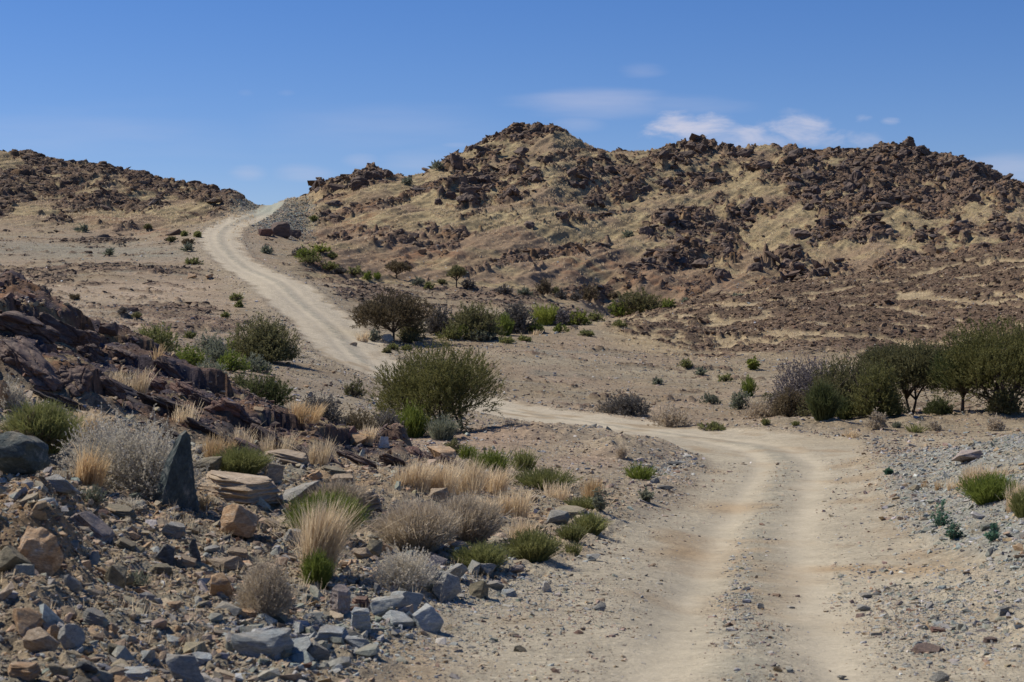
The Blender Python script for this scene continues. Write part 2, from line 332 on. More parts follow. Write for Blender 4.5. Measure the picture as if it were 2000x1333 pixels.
# ------------------------------------------------------------------ surface colours (the ground's own, no shading)
def col(r, g, b): return np.array([r, g, b])
def mixc(A, B, m): return A*(1-m[..., None])+B*m[..., None]
nA = fbm(X/3.0, Y/3.0, 4, 200); nB = fbm(X/0.6, Y/0.8, 3, 201); nC = fbm(X/14, Y/14, 3, 202)
def var(c, amt=0.18): return c*(1+amt*nB[..., None]+amt*0.8*nA[..., None])
# plains: tan, pinkish gravel
COL = np.ones((NX, ND, 3))*col(0.335, 0.262, 0.175)
COL = mixc(COL, np.ones(3)*col(0.370, 0.275, 0.195), ss(-0.1, 0.35, nC+0.2*(1-ss(400, 700, PXg))))
COL = mixc(COL, np.ones(3)*col(0.29, 0.245, 0.185), ss(0.0, 0.4, fbm(X/5, Y/3, 4, 203)))
grey_l = blobs([(150,490,230,16),(60,480,120,10),(300,500,90,10)], 160, 235)
COL = mixc(COL, np.ones(3)*col(0.27, 0.25, 0.20), grey_l*0.8)
path_r = blobs([(1100,708,120,9),(1280,725,130,8),(1420,738,110,8),(950,693,60,7)], 100, 135)
COL = mixc(COL, np.ones(3)*col(0.42, 0.345, 0.245), path_r*0.75)
pink = blobs([(220,580,200,18),(330,565,130,10),(120,600,120,20),(230,640,120,16)], 95, 200)
COL = mixc(COL, np.ones(3)*col(0.43, 0.325, 0.235), pink*0.75)
# dry grass hillsides
g = np.ones(3)
gr = mixc(np.ones((NX, ND, 3))*col(0.335, 0.250, 0.140), g*col(0.46, 0.355, 0.200), ss(-0.15, 0.3, fbm(al/4, bc/1.2, 4, 210, w=hillm)))
gr = mixc(gr, g*col(0.215, 0.170, 0.105), ss(0.02, 0.38, fbm(X/1.4, Y/1.8, 3, 211, w=hillm)))
gr = mixc(gr, g*col(0.29, 0.20, 0.13), ss(0.0, 0.4, fbm(X/16, Y/16, 3, 212, w=hillm)+0.35*(1-ss(225, 265, Dg))))
COL = mixc(COL, gr, np.clip(M_MAIN+M_LEFT, 0, 1))
lowg = mixc(np.ones((NX, ND, 3))*col(0.34, 0.255, 0.155), g*col(0.42, 0.32, 0.20), ss(-0.1, 0.3, fbm(X/6, Y/1.6, 3, 213, w=M_LOW)))
COL = mixc(COL, lowg, M_LOW)
red = blobs([(195,432,45,14),(300,455,60,9),(640,400,50,22),(700,430,60,25),(620,440,30,14),(1360,560,90,26),(1260,555,60,20),(1000,460,30,7),(500,458,26,8),(500,510,30,10),(1450,530,40,12),(830,500,90,20),(1150,520,80,20)], 135, 330)
COL = mixc(COL, g*col(0.30, 0.155, 0.085), red*ss(-0.25, 0.35, fbm(X/3, Y/3, 4, 214, w=red))*0.85)
# rock
cellv = (0.65+0.7*rid2)[..., None]
rk = mixc(np.ones((NX, ND, 3))*col(0.120, 0.078, 0.060), g*col(0.155, 0.112, 0.090), ss(0.3, 0.7, rid))
rk = mixc(rk, g*col(0.165, 0.105, 0.065), ss(0.0, 0.4, fbm(X/5, Y/5, 3, 220, w=anyr)))
rk = rk*np.array([1.10, .98, .88])
rk = mixc(rk, g*col(0.112, 0.074, 0.052), M_LOW*0.8)
rk = rk*(1-.22*M_LEFT)[..., None]
rk = mixc(rk, g*col(0.185, 0.125, 0.090), M_PLAIN*0.85)
rk = rk*cellv
COL = mixc(COL, rk, 0.92*ss(0.10, 0.75, ROCK+0.45*nB))
# pass: grey green rubble
COL = mixc(COL, g*col(0.255, 0.270, 0.225), np.clip(M_PASS*1.2*ss(-0.35, 0.35, fbm(X/2, Y/2, 3, 230)), 0, 1))
# wash and banks
wash = blobs([(930,860,220,30),(1150,905,120,26),(1300,900,60,30)], 44, 74)
COL = mixc(COL, g*col(0.335, 0.235, 0.170), wash*0.9)
nearm = 1-ss(70, 95, Dg)
COL = mixc(COL, np.ones(3)*col(0.36, 0.288, 0.200), nearm*(1-wash)*0.6)
spur = blobs([(690,742,80,14),(600,700,30,12),(640,770,60,16)], 60, 106)
COL = mixc(COL, g*col(0.36, 0.30, 0.23), spur*0.8)
# left slope: olive brown earth
eth = mixc(np.ones((NX, ND, 3))*col(0.31, 0.235, 0.155), g*col(0.245, 0.215, 0.165), ss(-0.2, 0.3, fbm(X/0.9, Y/0.9, 4, 240, w=M_RUB)))
eth = mixc(eth, g*col(0.36, 0.25, 0.155), ss(0.05, 0.4, fbm(X/2, Y/2, 3, 241, w=M_RUB)))
COL = mixc(COL, eth, M_RUB)
COL = mixc(COL, g*col(0.24, 0.145, 0.075), hump*0.7)
gv = mixc(np.ones((NX, ND, 3))*col(0.30, 0.285, 0.245), g*col(0.33, 0.27, 0.19), ss(-0.1, 0.35, fbm(X/1.5, Y/1.5, 4, 242, w=M_GRAV)))
COL = mixc(COL, gv, M_GRAV)
grl = blobs([(1300,915,60,22),(900,1150,220,60),(700,1250,260,60),(1860,1210,190,110),(1700,1120,80,16),(1440,1150,36,110),(1620,1160,60,24),(1750,1160,100,14)], 11, 66)
COL = mixc(COL, g*col(0.30, 0.285, 0.24), grl*0.7*(1-ONROAD))
# crag
ck = mixc(np.ones((NX, ND, 3))*col(0.092, 0.064, 0.056), g*col(0.13, 0.082, 0.062), ss(0.3, 0.7, crid))
ck = mixc(ck, g*col(0.21, 0.115, 0.065), ss(0.10, 0.38, fbm(X/0.9, Y/0.9, 4, 250, w=M_CRAG)+0.1*(PXg < 600)))
ck = mixc(ck, g*col(0.065, 0.052, 0.062), ss(0.0, 0.25, fbm(xr/3, yr/1, 3, 251, w=M_CRAG)))
ck = ck*(0.75+0.5*crid2)[..., None]
ck = mixc(ck, g*col(0.27, 0.20, 0.115), ss(0.12, 0.3, fbm(xr/2.6, yr/0.5, 4, 252, w=M_CRAG)-0.05))
COL = mixc(COL, ck, M_CRAG)
# road
brn = ss(-.25, .3, fbm(X/7, Y/4, 4, 270))*(1-ONROAD)*(1-.5*pink)*(1-.6*path_r)*(1-.6*grey_l)*ss(62, 80, Dg)*(1-M_LOW)*(1-np.clip(M_MAIN+M_LEFT, 0, 1))
COL = COL*(1-.12*(1-ONROAD)*ss(62, 80, Dg)*(1-M_LOW)*(1-.6*pink))[..., None]
COL = mixc(COL, g*col(0.245, 0.180, 0.120), brn*.62)
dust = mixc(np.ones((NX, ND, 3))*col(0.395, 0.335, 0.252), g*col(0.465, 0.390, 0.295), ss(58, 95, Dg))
dust = mixc(dust, g*col(0.345, 0.265, 0.180), ss(0, 0.35, fbm(X/2.5, Y/5, 3, 260, w=ONROAD))*(1-ss(100, 130, Dg)))
dust = mixc(dust, g*col(0.275, 0.255, 0.205), MID*0.65*ss(-0.3, 0.3, fbm(X/0.6, Y/0.9, 3, 261, w=ONROAD)+0.1))
dust = mixc(dust, g*col(0.450, 0.382, 0.290), np.clip(TRK*(1-0.55*ss(70, 140, Dg))*(0.60+1.0*fbm(X/1.2, Y/3, 3, 262, w=ONROAD)), 0, 1))
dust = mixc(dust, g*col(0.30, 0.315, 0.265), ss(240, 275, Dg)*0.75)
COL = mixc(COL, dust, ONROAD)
shoulder = np.clip(NEARROAD-ONROAD, 0, 1)*(1-M_GRAV)*(1-0.6*M_RUB)
COL = mixc(COL, g*col(0.335, 0.27, 0.195), shoulder*0.6)
# broad worn apron around the near bend
apron = (1-ss(70, 80, Dg))*(1-M_RUB)*(1-M_GRAV)*(1-ss(2.0, 6.0, RD-RW))*(1-ONROAD)
COL = mixc(COL, g*col(0.345, 0.275, 0.20), apron*0.7*ss(-0.4, 0.1, fbm(X/2, Y/2.5, 3, 263)))
och = blobs([(1790,1118,110,10),(1330,1080,60,14),(1420,990,60,10),(1650,1110,70,6)], 20, 45)
COL = mixc(COL, g*col(0.36, 0.245, 0.14), och*0.7)
side = blobs([(1620,863,110,11),(1760,862,130,10),(1900,860,130,10),(2020,858,90,9)], 60, 78)
COL = mixc(COL, g*col(0.375, 0.305, 0.215), side*0.8)
COL = COL*np.array([0.98, 1.0, 0.955])
COL = np.clip(COL*(1+0.16*nB[..., None]*(1-0.6*ONROAD[..., None]))*(1+0.10*nA[..., None]), 0.01, 0.85)
log('colours')

# ------------------------------------------------------------------ mesh helpers
def mesh_np(name, V, Fq, mat=None, smooth=False, colors=None, attrs=None):
    """V (n,3); Fq (m,k) quads or tris, or a list of such arrays"""
    me = bpy.data.meshes.new(name)
    if not isinstance(Fq, list): Fq = [Fq]
    Fq = [f for f in Fq if len(f)]
    me.vertices.add(len(V)); me.vertices.foreach_set('co', np.ascontiguousarray(V, np.float32).ravel())
    nl = sum(f.size for f in Fq); npoly = sum(len(f) for f in Fq)
    me.loops.add(nl); me.loops.foreach_set('vertex_index', np.concatenate([f.ravel() for f in Fq]).astype(np.int32))
    me.polygons.add(npoly)
    tot = np.concatenate([np.full(len(f), f.shape[1]) for f in Fq])
    st = np.concatenate([[0], np.cumsum(tot)[:-1]])
    me.polygons.foreach_set('loop_start', st.astype(np.int32))
    try: me.polygons.foreach_set('loop_total', tot.astype(np.int32))
    except Exception: pass
    me.polygons.foreach_set('use_smooth', np.full(npoly, smooth))
    if colors is not None:
        a = me.color_attributes.new('Col', 'FLOAT_COLOR', 'POINT')
        c4 = np.ones((len(V), 4), np.float32); c4[:, :3] = colors
        a.data.foreach_set('color', c4.ravel())
    for k, v in (attrs or {}).items():
        a = me.attributes.new(k, 'FLOAT', 'POINT'); a.data.foreach_set('value', np.ascontiguousarray(v, np.float32).ravel())
    if mat: me.materials.append(mat)
    me.update(calc_edges=True)
    return me
def link(name, me, parent=None, loc=None):
    o = bpy.data.objects.new(name, me); C.objects.link(o)
    if parent: o.parent = parent
    if loc is not None: o.location = loc
    return o
def tag(o, label=None, cat=None, group=None, kind=None):
    if label: o['label'] = label
    if cat: o['category'] = cat
    if group: o['group'] = group
    if kind: o['kind'] = kind
    return o
def nodes(name):
    m = bpy.data.materials.new(name); m.use_nodes = True
    nt = m.node_tree; nt.nodes.clear()
    return m, nt, nt.nodes.new, nt.links.new
def mat_ground():
    m, nt, N, L = nodes('ground_material')
    out = N('ShaderNodeOutputMaterial'); b = N('ShaderNodeBsdfPrincipled'); L(b.outputs[0], out.inputs[0])
    b.inputs['Roughness'].default_value = 0.95; b.inputs['Specular IOR Level'].default_value = 0.15
    a = N('ShaderNodeAttribute'); a.attribute_name = 'Col'
    g = N('ShaderNodeNewGeometry')
    n1 = N('ShaderNodeTexNoise'); n1.inputs['Scale'].default_value = 9; n1.inputs['Detail'].default_value = 6; n1.inputs['Roughness'].default_value = 0.75
    n2 = N('ShaderNodeTexNoise'); n2.inputs['Scale'].default_value = 1.6; n2.inputs['Detail'].default_value = 8; n2.inputs['Roughness'].default_value = 0.75
    v = N('ShaderNodeTexVoronoi'); v.inputs['Scale'].default_value = 14
    for q in (n1, n2, v): L(g.outputs['Position'], q.inputs['Vector'])
    r1 = N('ShaderNodeMapRange'); r1.inputs[1].default_value = 0.3; r1.inputs[2].default_value = 0.7; r1.inputs[3].default_value = 0.62; r1.inputs[4].default_value = 1.36
    L(n1.outputs['Fac'], r1.inputs[0])
    r2 = N('ShaderNodeMapRange'); r2.inputs[1].default_value = 0.3; r2.inputs[2].default_value = 0.7; r2.inputs[3].default_value = 0.72; r2.inputs[4].default_value = 1.28
    L(n2.outputs['Fac'], r2.inputs[0])
    mu = N('ShaderNodeMath'); mu.operation = 'MULTIPLY'; L(r1.outputs[0], mu.inputs[0]); L(r2.outputs[0], mu.inputs[1])
    fine = N('ShaderNodeAttribute'); fine.attribute_name = 'fine'
    mx = N('ShaderNodeMix'); mx.data_type = 'FLOAT'; L(fine.outputs['Fac'], mx.inputs[0]); mx.inputs[2].default_value = 1.0; L(mu.outputs[0], mx.inputs[3])
    vm = N('ShaderNodeVectorMath'); vm.operation = 'SCALE'; L(a.outputs['Color'], vm.inputs[0]); L(mx.outputs[0], vm.inputs['Scale'])
    last = vm.outputs[0]
    for sc_, thr_, lo_, hi_ in ((34, .30, .50, 1.55), (11, .22, .48, 1.50), (3.4, .16, .55, 1.35)):
        vo = N('ShaderNodeTexVoronoi'); vo.inputs['Scale'].default_value = sc_; L(g.outputs['Position'], vo.inputs['Vector'])
        sx = N('ShaderNodeSeparateColor'); L(vo.outputs['Color'], sx.inputs[0])
        on_ = N('ShaderNodeMath'); on_.operation = 'LESS_THAN'; L(sx.outputs[0], on_.inputs[0]); on_.inputs[1].default_value = thr_
        ed = N('ShaderNodeMath'); ed.operation = 'LESS_THAN'; L(vo.outputs['Distance'], ed.inputs[0]); ed.inputs[1].default_value = .42
        w_ = N('ShaderNodeMath'); w_.operation = 'MULTIPLY'; L(on_.outputs[0], w_.inputs[0]); L(ed.outputs[0], w_.inputs[1])
        w2 = N('ShaderNodeMath'); w2.operation = 'MULTIPLY'; L(w_.outputs[0], w2.inputs[0]); L(fine.outputs['Fac'], w2.inputs[1])
        va = N('ShaderNodeMapRange'); va.inputs[3].default_value = lo_; va.inputs[4].default_value = hi_; L(sx.outputs[1], va.inputs[0])
        mf = N('ShaderNodeMix'); mf.data_type = 'FLOAT'; L(w2.outputs[0], mf.inputs[0]); mf.inputs[2].default_value = 1.0; L(va.outputs[0], mf.inputs[3])
        v2 = N('ShaderNodeVectorMath'); v2.operation = 'SCALE'; L(last, v2.inputs[0]); L(mf.outputs[0], v2.inputs['Scale']); last = v2.outputs[0]
    L(last, b.inputs['Base Color'])
    bp = N('ShaderNodeBump'); bp.inputs['Strength'].default_value = 0.7; bp.inputs['Distance'].default_value = 0.08
    ad = N('ShaderNodeMath'); ad.operation = 'ADD'; L(n1.outputs['Fac'], ad.inputs[0]); 
    m2 = N('ShaderNodeMath'); m2.operation = 'MULTIPLY'; m2.inputs[1].default_value = 3.0; L(n2.outputs['Fac'], m2.inputs[0]); L(m2.outputs[0], ad.inputs[1])
    hm = N('ShaderNodeMath'); hm.operation = 'MULTIPLY'; L(ad.outputs[0], hm.inputs[0]); L(fine.outputs['Fac'], hm.inputs[1])
    L(hm.outputs[0], bp.inputs['Height']); L(bp.outputs[0], b.inputs['Normal'])
    return m
M_GROUND = mat_ground()
fineA = np.clip(1.0-0.72*ONROAD*(0.5+0.5*TRK), 0, 1)
# split the one sheet into ground, road and hills (they share their border vertices)
IDX = np.arange(NX*ND).reshape(NX, ND)
q = np.stack([IDX[:-1, :-1], IDX[1:, :-1], IDX[1:, 1:], IDX[:-1, 1:]], -1)
cen = lambda A: A[:-1, :-1]
reg = np.zeros((NX-1, ND-1), int)
reg[cen(M_MAIN) > 0.5] = 2
reg[cen(M_LEFT) > 0.5] = 3
reg[cen(M_LOW) > 0.5] = 4
reg[(cen(ONROAD) > 0.5) & (cen(Dg) < 298)] = 1
reg[(cen(Dg) > 430)] = 0
allV = np.stack([X, Y, Z], -1).reshape(-1, 3); allC = COL.reshape(-1, 3); allF = fineA.reshape(-1)
NAMES = {0: 'ground', 1: 'dirt_road', 2: 'hill', 3: 'hill', 4: 'hill'}
LAB = {0: 'tan gravelly ground of the dry valley', 1: 'pale dirt road with two wheel tracks winding to the pass', 2: 'steep stony hill with dry grass right of the pass', 3: 'dark rocky hill left of the pass', 4: 'low rise banded with brown rock below the steep hill'}
for r in range(5):
    qs = q[reg == r].reshape(-1, 4)
    used, inv = np.unique(qs, return_inverse=True)
    me = mesh_np(NAMES[r], allV[used], inv.reshape(-1, 4), M_GROUND, True, allC[used], {'fine': allF[used]})
    o = link(NAMES[r], me); tag(o, LAB[r], None, None, 'structure')
log('terrain meshes')
# lookup helpers for everything that stands on it
PYv = HY-F*Z/Dg
def zat(x, y):
    x = np.asarray(x, float); y = np.asarray(y, float)
    return bil(Z, CX+F*x/y, y)
def hit(px, py, dmin=12.0, dmax=380.0):
    """where the sight line of that photo pixel first meets the ground"""
    i = int(round(np.interp(px, px_fine, np.arange(NX))))
    m = np.where((D >= dmin) & (D <= dmax) & (PYv[i] <= py))[0]
    if len(m) == 0: 
        j = np.where((D >= dmin) & (D <= dmax))[0]; d = D[j[np.argmin(PYv[i][j])]]
    else: d = D[m[0]]
    x = (px-CX)/F*d
    return np.array([x, d, float(zat(x, d))])
# ------------------------------------------------------------------ rocks
import bmesh
from mathutils import noise as mno
def mat_rock(name, c1, c2, c3, scale=1.0, streak=3.0, usecol=False, dusty=0.55):
    m, nt, N, L = nodes(name)
    out = N('ShaderNodeOutputMaterial'); b = N('ShaderNodeBsdfPrincipled'); L(b.outputs[0], out.inputs[0])
    b.inputs['Roughness'].default_value = 0.85; b.inputs['Specular IOR Level'].default_value = 0.25
    tc = N('ShaderNodeTexCoord'); oi = N('ShaderNodeObjectInfo')
    mp = N('ShaderNodeMapping'); L(tc.outputs['Object'], mp.inputs[0]); mp.inputs['Scale'].default_value = (1, 1, streak)
    add = N('ShaderNodeVectorMath'); add.operation = 'ADD'; L(mp.outputs[0], add.inputs[0])
    sc = N('ShaderNodeMath'); sc.operation = 'MULTIPLY'; sc.inputs[1].default_value = 37.0; L(oi.outputs['Random'], sc.inputs[0]); L(sc.outputs[0], add.inputs[1])
    n1 = N('ShaderNodeTexNoise'); n1.inputs['Scale'].default_value = 3.2*scale; n1.inputs['Detail'].default_value = 7; n1.inputs['Roughness'].default_value = 0.7
    n2 = N('ShaderNodeTexNoise'); n2.inputs['Scale'].default_value = 14*scale; n2.inputs['Detail'].default_value = 6; n2.inputs['Roughness'].default_value = 0.7
    L(add.outputs[0], n1.inputs['Vector']); L(add.outputs[0], n2.inputs['Vector'])
    if usecol:
        a = N('ShaderNodeAttribute'); a.attribute_name = 'Col'; base = a.outputs['Color']
    else:
        r = N('ShaderNodeValToRGB'); r.color_ramp.elements[0].position = 0.36; r.color_ramp.elements[0].color = (*c1, 1)
        r.color_ramp.elements[1].position = 0.56; r.color_ramp.elements[1].color = (*c2, 1)
        e = r.color_ramp.elements.new(0.66); e.color = (*c3, 1)
        L(n1.outputs['Fac'], r.inputs[0]); base = r.outputs[0]
    mr = N('ShaderNodeMapRange'); mr.inputs[1].default_value = 0.3; mr.inputs[2].default_value = 0.7; mr.inputs[3].default_value = 0.6; mr.inputs[4].default_value = 1.4
    L(n2.outputs['Fac'], mr.inputs[0])
    mr2 = N('ShaderNodeMapRange'); mr2.inputs[3].default_value = 0.82; mr2.inputs[4].default_value = 1.2; L(oi.outputs['Random'], mr2.inputs[0])
    mu = N('ShaderNodeMath'); mu.operation = 'MULTIPLY'; L(mr.outputs[0], mu.inputs[0]); L(mr2.outputs[0], mu.inputs[1])
    vm = N('ShaderNodeVectorMath'); vm.operation = 'SCALE'; L(base, vm.inputs[0]); L(mu.outputs[0], vm.inputs['Scale'])
    # dust lying on the faces that point upwards
    ge = N('ShaderNodeNewGeometry'); sz = N('ShaderNodeSeparateXYZ'); L(ge.outputs['Normal'], sz.inputs[0])
    dz = N('ShaderNodeMapRange'); dz.inputs[1].default_value = .35; dz.inputs[2].default_value = .95; dz.inputs[3].default_value = 0; dz.inputs[4].default_value = dusty; L(sz.outputs[2], dz.inputs[0])
    n3 = N('ShaderNodeTexNoise'); n3.inputs['Scale'].default_value = 5; n3.inputs['Detail'].default_value = 5; L(ge.outputs['Position'], n3.inputs['Vector'])
    d3 = N('ShaderNodeMapRange'); d3.inputs[1].default_value = .35; d3.inputs[2].default_value = .65; L(n3.outputs['Fac'], d3.inputs[0])
    dm = N('ShaderNodeMath'); dm.operation = 'MULTIPLY'; L(dz.outputs[0], dm.inputs[0]); L(d3.outputs[0], dm.inputs[1])
    dmx = N('ShaderNodeMix'); dmx.data_type = 'RGBA'; L(dm.outputs[0], dmx.inputs[0]); L(vm.outputs[0], dmx.inputs[6]); dmx.inputs[7].default_value = (.34, .275, .19, 1)
    L(dmx.outputs[2], b.inputs['Base Color'])
    bp = N('ShaderNodeBump'); bp.inputs['Strength'].default_value = 0.8; bp.inputs['Distance'].default_value = 0.035/scale
    ad = N('ShaderNodeMath'); ad.operation = 'ADD'; L(n1.outputs['Fac'], ad.inputs[0]); L(n2.outputs['Fac'], ad.inputs[1])
    L(ad.outputs[0], bp.inputs['Height']); L(bp.outputs[0], b.inputs['Normal'])
    return m
MR = {
 'grey': mat_rock('grey_blue_stone', (0.235, 0.232, 0.21), (0.34, 0.335, 0.30), (0.42, 0.39, 0.33)),
 'blue': mat_rock('pale_blue_stone', (0.285, 0.315, 0.315), (0.41, 0.435, 0.42), (0.49, 0.485, 0.45)),
 'tan': mat_rock('tan_stone', (0.27, 0.195, 0.125), (0.42, 0.32, 0.215), (0.47, 0.39, 0.29)),
 'orange': mat_rock('orange_stone', (0.34, 0.195, 0.095), (0.48, 0.32, 0.185), (0.55, 0.43, 0.30)),
 'green': mat_rock('dark_green_slate', (0.045, 0.058, 0.056), (0.080, 0.098, 0.092), (0.22, 0.22, 0.19), 1.3, 1.0),
 'olive': mat_rock('olive_brown_stone', (0.16, 0.14, 0.09), (0.27, 0.235, 0.155), (0.34, 0.28, 0.19)),
 'dark': mat_rock('dark_slate', (0.05, 0.058, 0.062), (0.095, 0.105, 0.11), (0.17, 0.18, 0.18)),
 'purple': mat_rock('purple_brown_rock', (0.080, 0.053, 0.047), (0.130, 0.088, 0.074), (0.25, 0.155, 0.09), 1.6, 2.0, False, .35),
 'red': mat_rock('red_brown_stone', (0.12, 0.062, 0.050), (0.185, 0.10, 0.078), (0.28, 0.18, 0.12), 1.5),
 'pinkgrey': mat_rock('pink_grey_stone', (0.22, 0.20, 0.195), (0.34, 0.27, 0.235), (0.30, 0.31, 0.30), 1.0, 0.4),
 'white': mat_rock('whitish_stone', (0.42, 0.39, 0.34), (0.58, 0.55, 0.50), (0.62, 0.60, 0.56)),
 'hill': mat_rock('hill_boulder_rock', (0.072, 0.050, 0.040), (0.120, 0.086, 0.070), (0.19, 0.125, 0.085), 0.5, 3.0, False, .2),
 'crag': mat_rock('blackish_crag_rock', (0.055, 0.043, 0.042), (0.088, 0.068, 0.064), (0.15, 0.10, 0.07), 1.6, 3.0, False, .3),
}
M_STONES = mat_rock('loose_stones', (0, 0, 0), (0, 0, 0), (0, 0, 0), 2.0, 1.0, True)
M_HSTONES = mat_rock('hill_stones', (0, 0, 0), (0, 0, 0), (0, 0, 0), 0.5, 1.0, True, .22)
def hull_mesh(seed, n, sx, sy, sz, boxy=0.5):
    r = random.Random(seed); bm = bmesh.new()
    for k in range(n):
        v = Vector((r.gauss(0, 1), r.gauss(0, 1), r.gauss(0, 1))).normalized()
        m = max(abs(v.x), abs(v.y), abs(v.z)); v = v.lerp(v/m, boxy)*r.uniform(0.8, 1.0)
        bm.verts.new((v.x*sx, v.y*sy, v.z*sz))
    bmesh.ops.convex_hull(bm, input=bm.verts)
    loose = [v for v in bm.verts if not v.link_faces]
    bmesh.ops.delete(bm, geom=loose, context='VERTS')
    return bm
def proto_arrays(seed, n, flat=0.6, boxy=0.5, cut=0):
    bm = hull_mesh(seed, n, 0.5, 0.42, 0.5*flat, boxy)
    bmesh.ops.triangulate(bm, faces=bm.faces); bm.verts.index_update()
    V = np.array([v.co[:] for v in bm.verts]); Fa = np.array([[v.index for v in f.verts] for f in bm.faces]); bm.free()
    return V, Fa
def rock_mesh(name, seed, mat, n=12, boxy=0.6, flat=1.0, detail=2, rough=0.022, layers=0.0, shape=None):
    """angular boulder in a unit box: hull, softened edges, broken surface"""
    bm = hull_mesh(seed, n, 0.5, 0.5, 0.5*flat, boxy)
    if shape: shape(bm)
    bmesh.ops.recalc_face_normals(bm, faces=bm.faces)
    bmesh.ops.bevel(bm, geom=list(bm.edges), offset=0.012, segments=1, affect='EDGES', clamp_overlap=True)
    bmesh.ops.triangulate(bm, faces=bm.faces)
    for k in range(detail):
        L = [e for e in bm.edges if e.calc_length() > 0.30/(1.7**k)]
        bmesh.ops.subdivide_edges(bm, edges=L, cuts=1, use_grid_fill=False)
        bmesh.ops.triangulate(bm, faces=bm.faces)
    off = Vector((seed*3.7 % 50, seed*1.3 % 50, 0))
    bm.normal_update()
    for v in bm.verts:
        p = v.co+off
        d = mno.noise(p*2.6)*rough+mno.noise(p*7)*rough*0.7+(abs(mno.noise(p*4+Vector((9, 3, 1))))-.2)*rough*1.2
        if detail >= 5: d += -max(0, .10-abs(mno.noise(p*2.7+Vector((3, 7, 1)))))*.55+mno.noise(p*17)*.012-max(0, .07-abs(mno.noise(Vector((p.x*2, p.y*2, p.z*7)))))*.6
        if layers: d += (abs(((v.co.z*layers+0.3*mno.noise(p*2)) % 1.0)-0.5)-0.25)*0.09
        v.co += v.normal*d
    lo = Vector([min(v.co[k] for v in bm.verts) for k in range(3)]); hi = Vector([max(v.co[k] for v in bm.verts) for k in range(3)])
    for v in bm.verts:
        v.co = Vector([(v.co[k]-(lo[k]+hi[k])/2)/(hi[k]-lo[k]) for k in range(3)])
    me = bpy.data.meshes.new(name); bm.to_mesh(me); bm.free(); me.materials.append(mat); return me
def slab_mesh(name, seed, mat, thick=1.0, detail=3, rough=.02):
    """flat bedded slab: irregular plan, steep broken and layered edges"""
    r = random.Random(seed); bm = bmesh.new(); n = r.randint(6, 8); rings = []
    an = sorted((k+r.uniform(-.32, .32))*2*math.pi/n for k in range(n))
    rad = [min(1/max(abs(math.cos(a)), .01), 1/max(abs(math.sin(a)), .01))**.8*r.uniform(.74, 1.0) for a in an]
    tilt = r.uniform(-.12, .12)
    for z, s0 in ((-.5, 1.0), (-.12, 1.0), (.14, .90), (.5, .80)):
        rings.append([bm.verts.new((.5*math.cos(a)*q*s0*r.uniform(.88, 1.08), .5*math.sin(a)*q*s0*r.uniform(.88, 1.08), z+tilt*math.cos(a)+r.uniform(-.10, .10))) for a, q in zip(an, rad)])
    for a_, b_ in zip(rings, rings[1:]):
        for k in range(n): bm.faces.new((a_[k], a_[(k+1) % n], b_[(k+1) % n], b_[k]))
    bm.faces.new(rings[-1]); bm.faces.new(rings[0][::-1])
    bmesh.ops.bevel(bm, geom=[e for e in bm.edges if e.verts[0].co.z > .3 or e.verts[1].co.z > .3], offset=0.014, segments=1, affect='EDGES', clamp_overlap=True)
    bmesh.ops.triangulate(bm, faces=bm.faces)
    for k in range(detail+1):
        bmesh.ops.subdivide_edges(bm, edges=[e for e in bm.edges if e.calc_length() > 0.30/(1.7**k)], cuts=1)
        bmesh.ops.triangulate(bm, faces=bm.faces)
    off = Vector((seed*3.7 % 50, seed*1.3 % 50, 0)); bm.normal_update()
    for v in bm.verts:
        p = v.co+off; side = 1-min(1, abs(v.normal.z)*1.3)
        d = mno.noise(Vector((p.x*3, p.y*3, p.z)))*rough+mno.noise(p*9)*rough*.5+side*(mno.noise(Vector((p.x*2.5, p.y*2.5, p.z*9)))*.07)
        v.co += Vector((v.normal.x, v.normal.y, v.normal.z*.7))*d
    me = bpy.data.meshes.new(name); bm.to_mesh(me); bm.free(); me.materials.append(mat); return me
SHARD = [(-.50, .0), (-.47, .22), (-.34, .42), (-.22, .62), (-.03, .85), (.06, .95), (.18, 1.0), (.30, .94), (.33, .74), (.40, .5), (.42, .25), (.5, -.02)]
def shard_mesh(name, seed, mat):
    """pointed slate blade: dark broad face to the front, narrow bevel along its left edge"""
    bm = bmesh.new(); r = random.Random(seed)
    fr = [bm.verts.new((x*.78+.12, -.5+.12*z, z*.985)) for x, z in SHARD]
    mi = [bm.verts.new((x, -.02+r.uniform(-.05, .05), z)) for x, z in SHARD]
    bk = [bm.verts.new((x*.85, .5-.25*z, z*.96)) for x, z in SHARD]
    n = len(SHARD)
    for A_, B_ in ((fr, mi), (mi, bk)):
        for k in range(n-1): bm.faces.new((A_[k], A_[k+1], B_[k+1], B_[k]))
        bm.faces.new((A_[n-1], A_[0], B_[0], B_[n-1]))
    bm.faces.new(fr[::-1]); bm.faces.new(bk)
    bmesh.ops.recalc_face_normals(bm, faces=bm.faces); bmesh.ops.triangulate(bm, faces=bm.faces)
    for k in range(5):
        bmesh.ops.subdivide_edges(bm, edges=[e for e in bm.edges if e.calc_length() > 0.30/(1.6**k)], cuts=1)
        bmesh.ops.triangulate(bm, faces=bm.faces)
    bm.normal_update()
    for v in bm.verts:
        p = v.co+Vector((5, 3, 1)); low = max(0, .42-v.co.z)/.42
        s_ = p.z*1.0-p.x*.55
        d = mno.noise(p*2.5)*.03+mno.noise(Vector((p.x*3, p.y*3, s_*22)))*(.018+.035*low)
        v.co += v.normal*d
    for v in bm.verts: v.co.z -= .5
    me = bpy.data.meshes.new(name); bm.to_mesh(me); bm.free(); me.materials.append(mat); return me
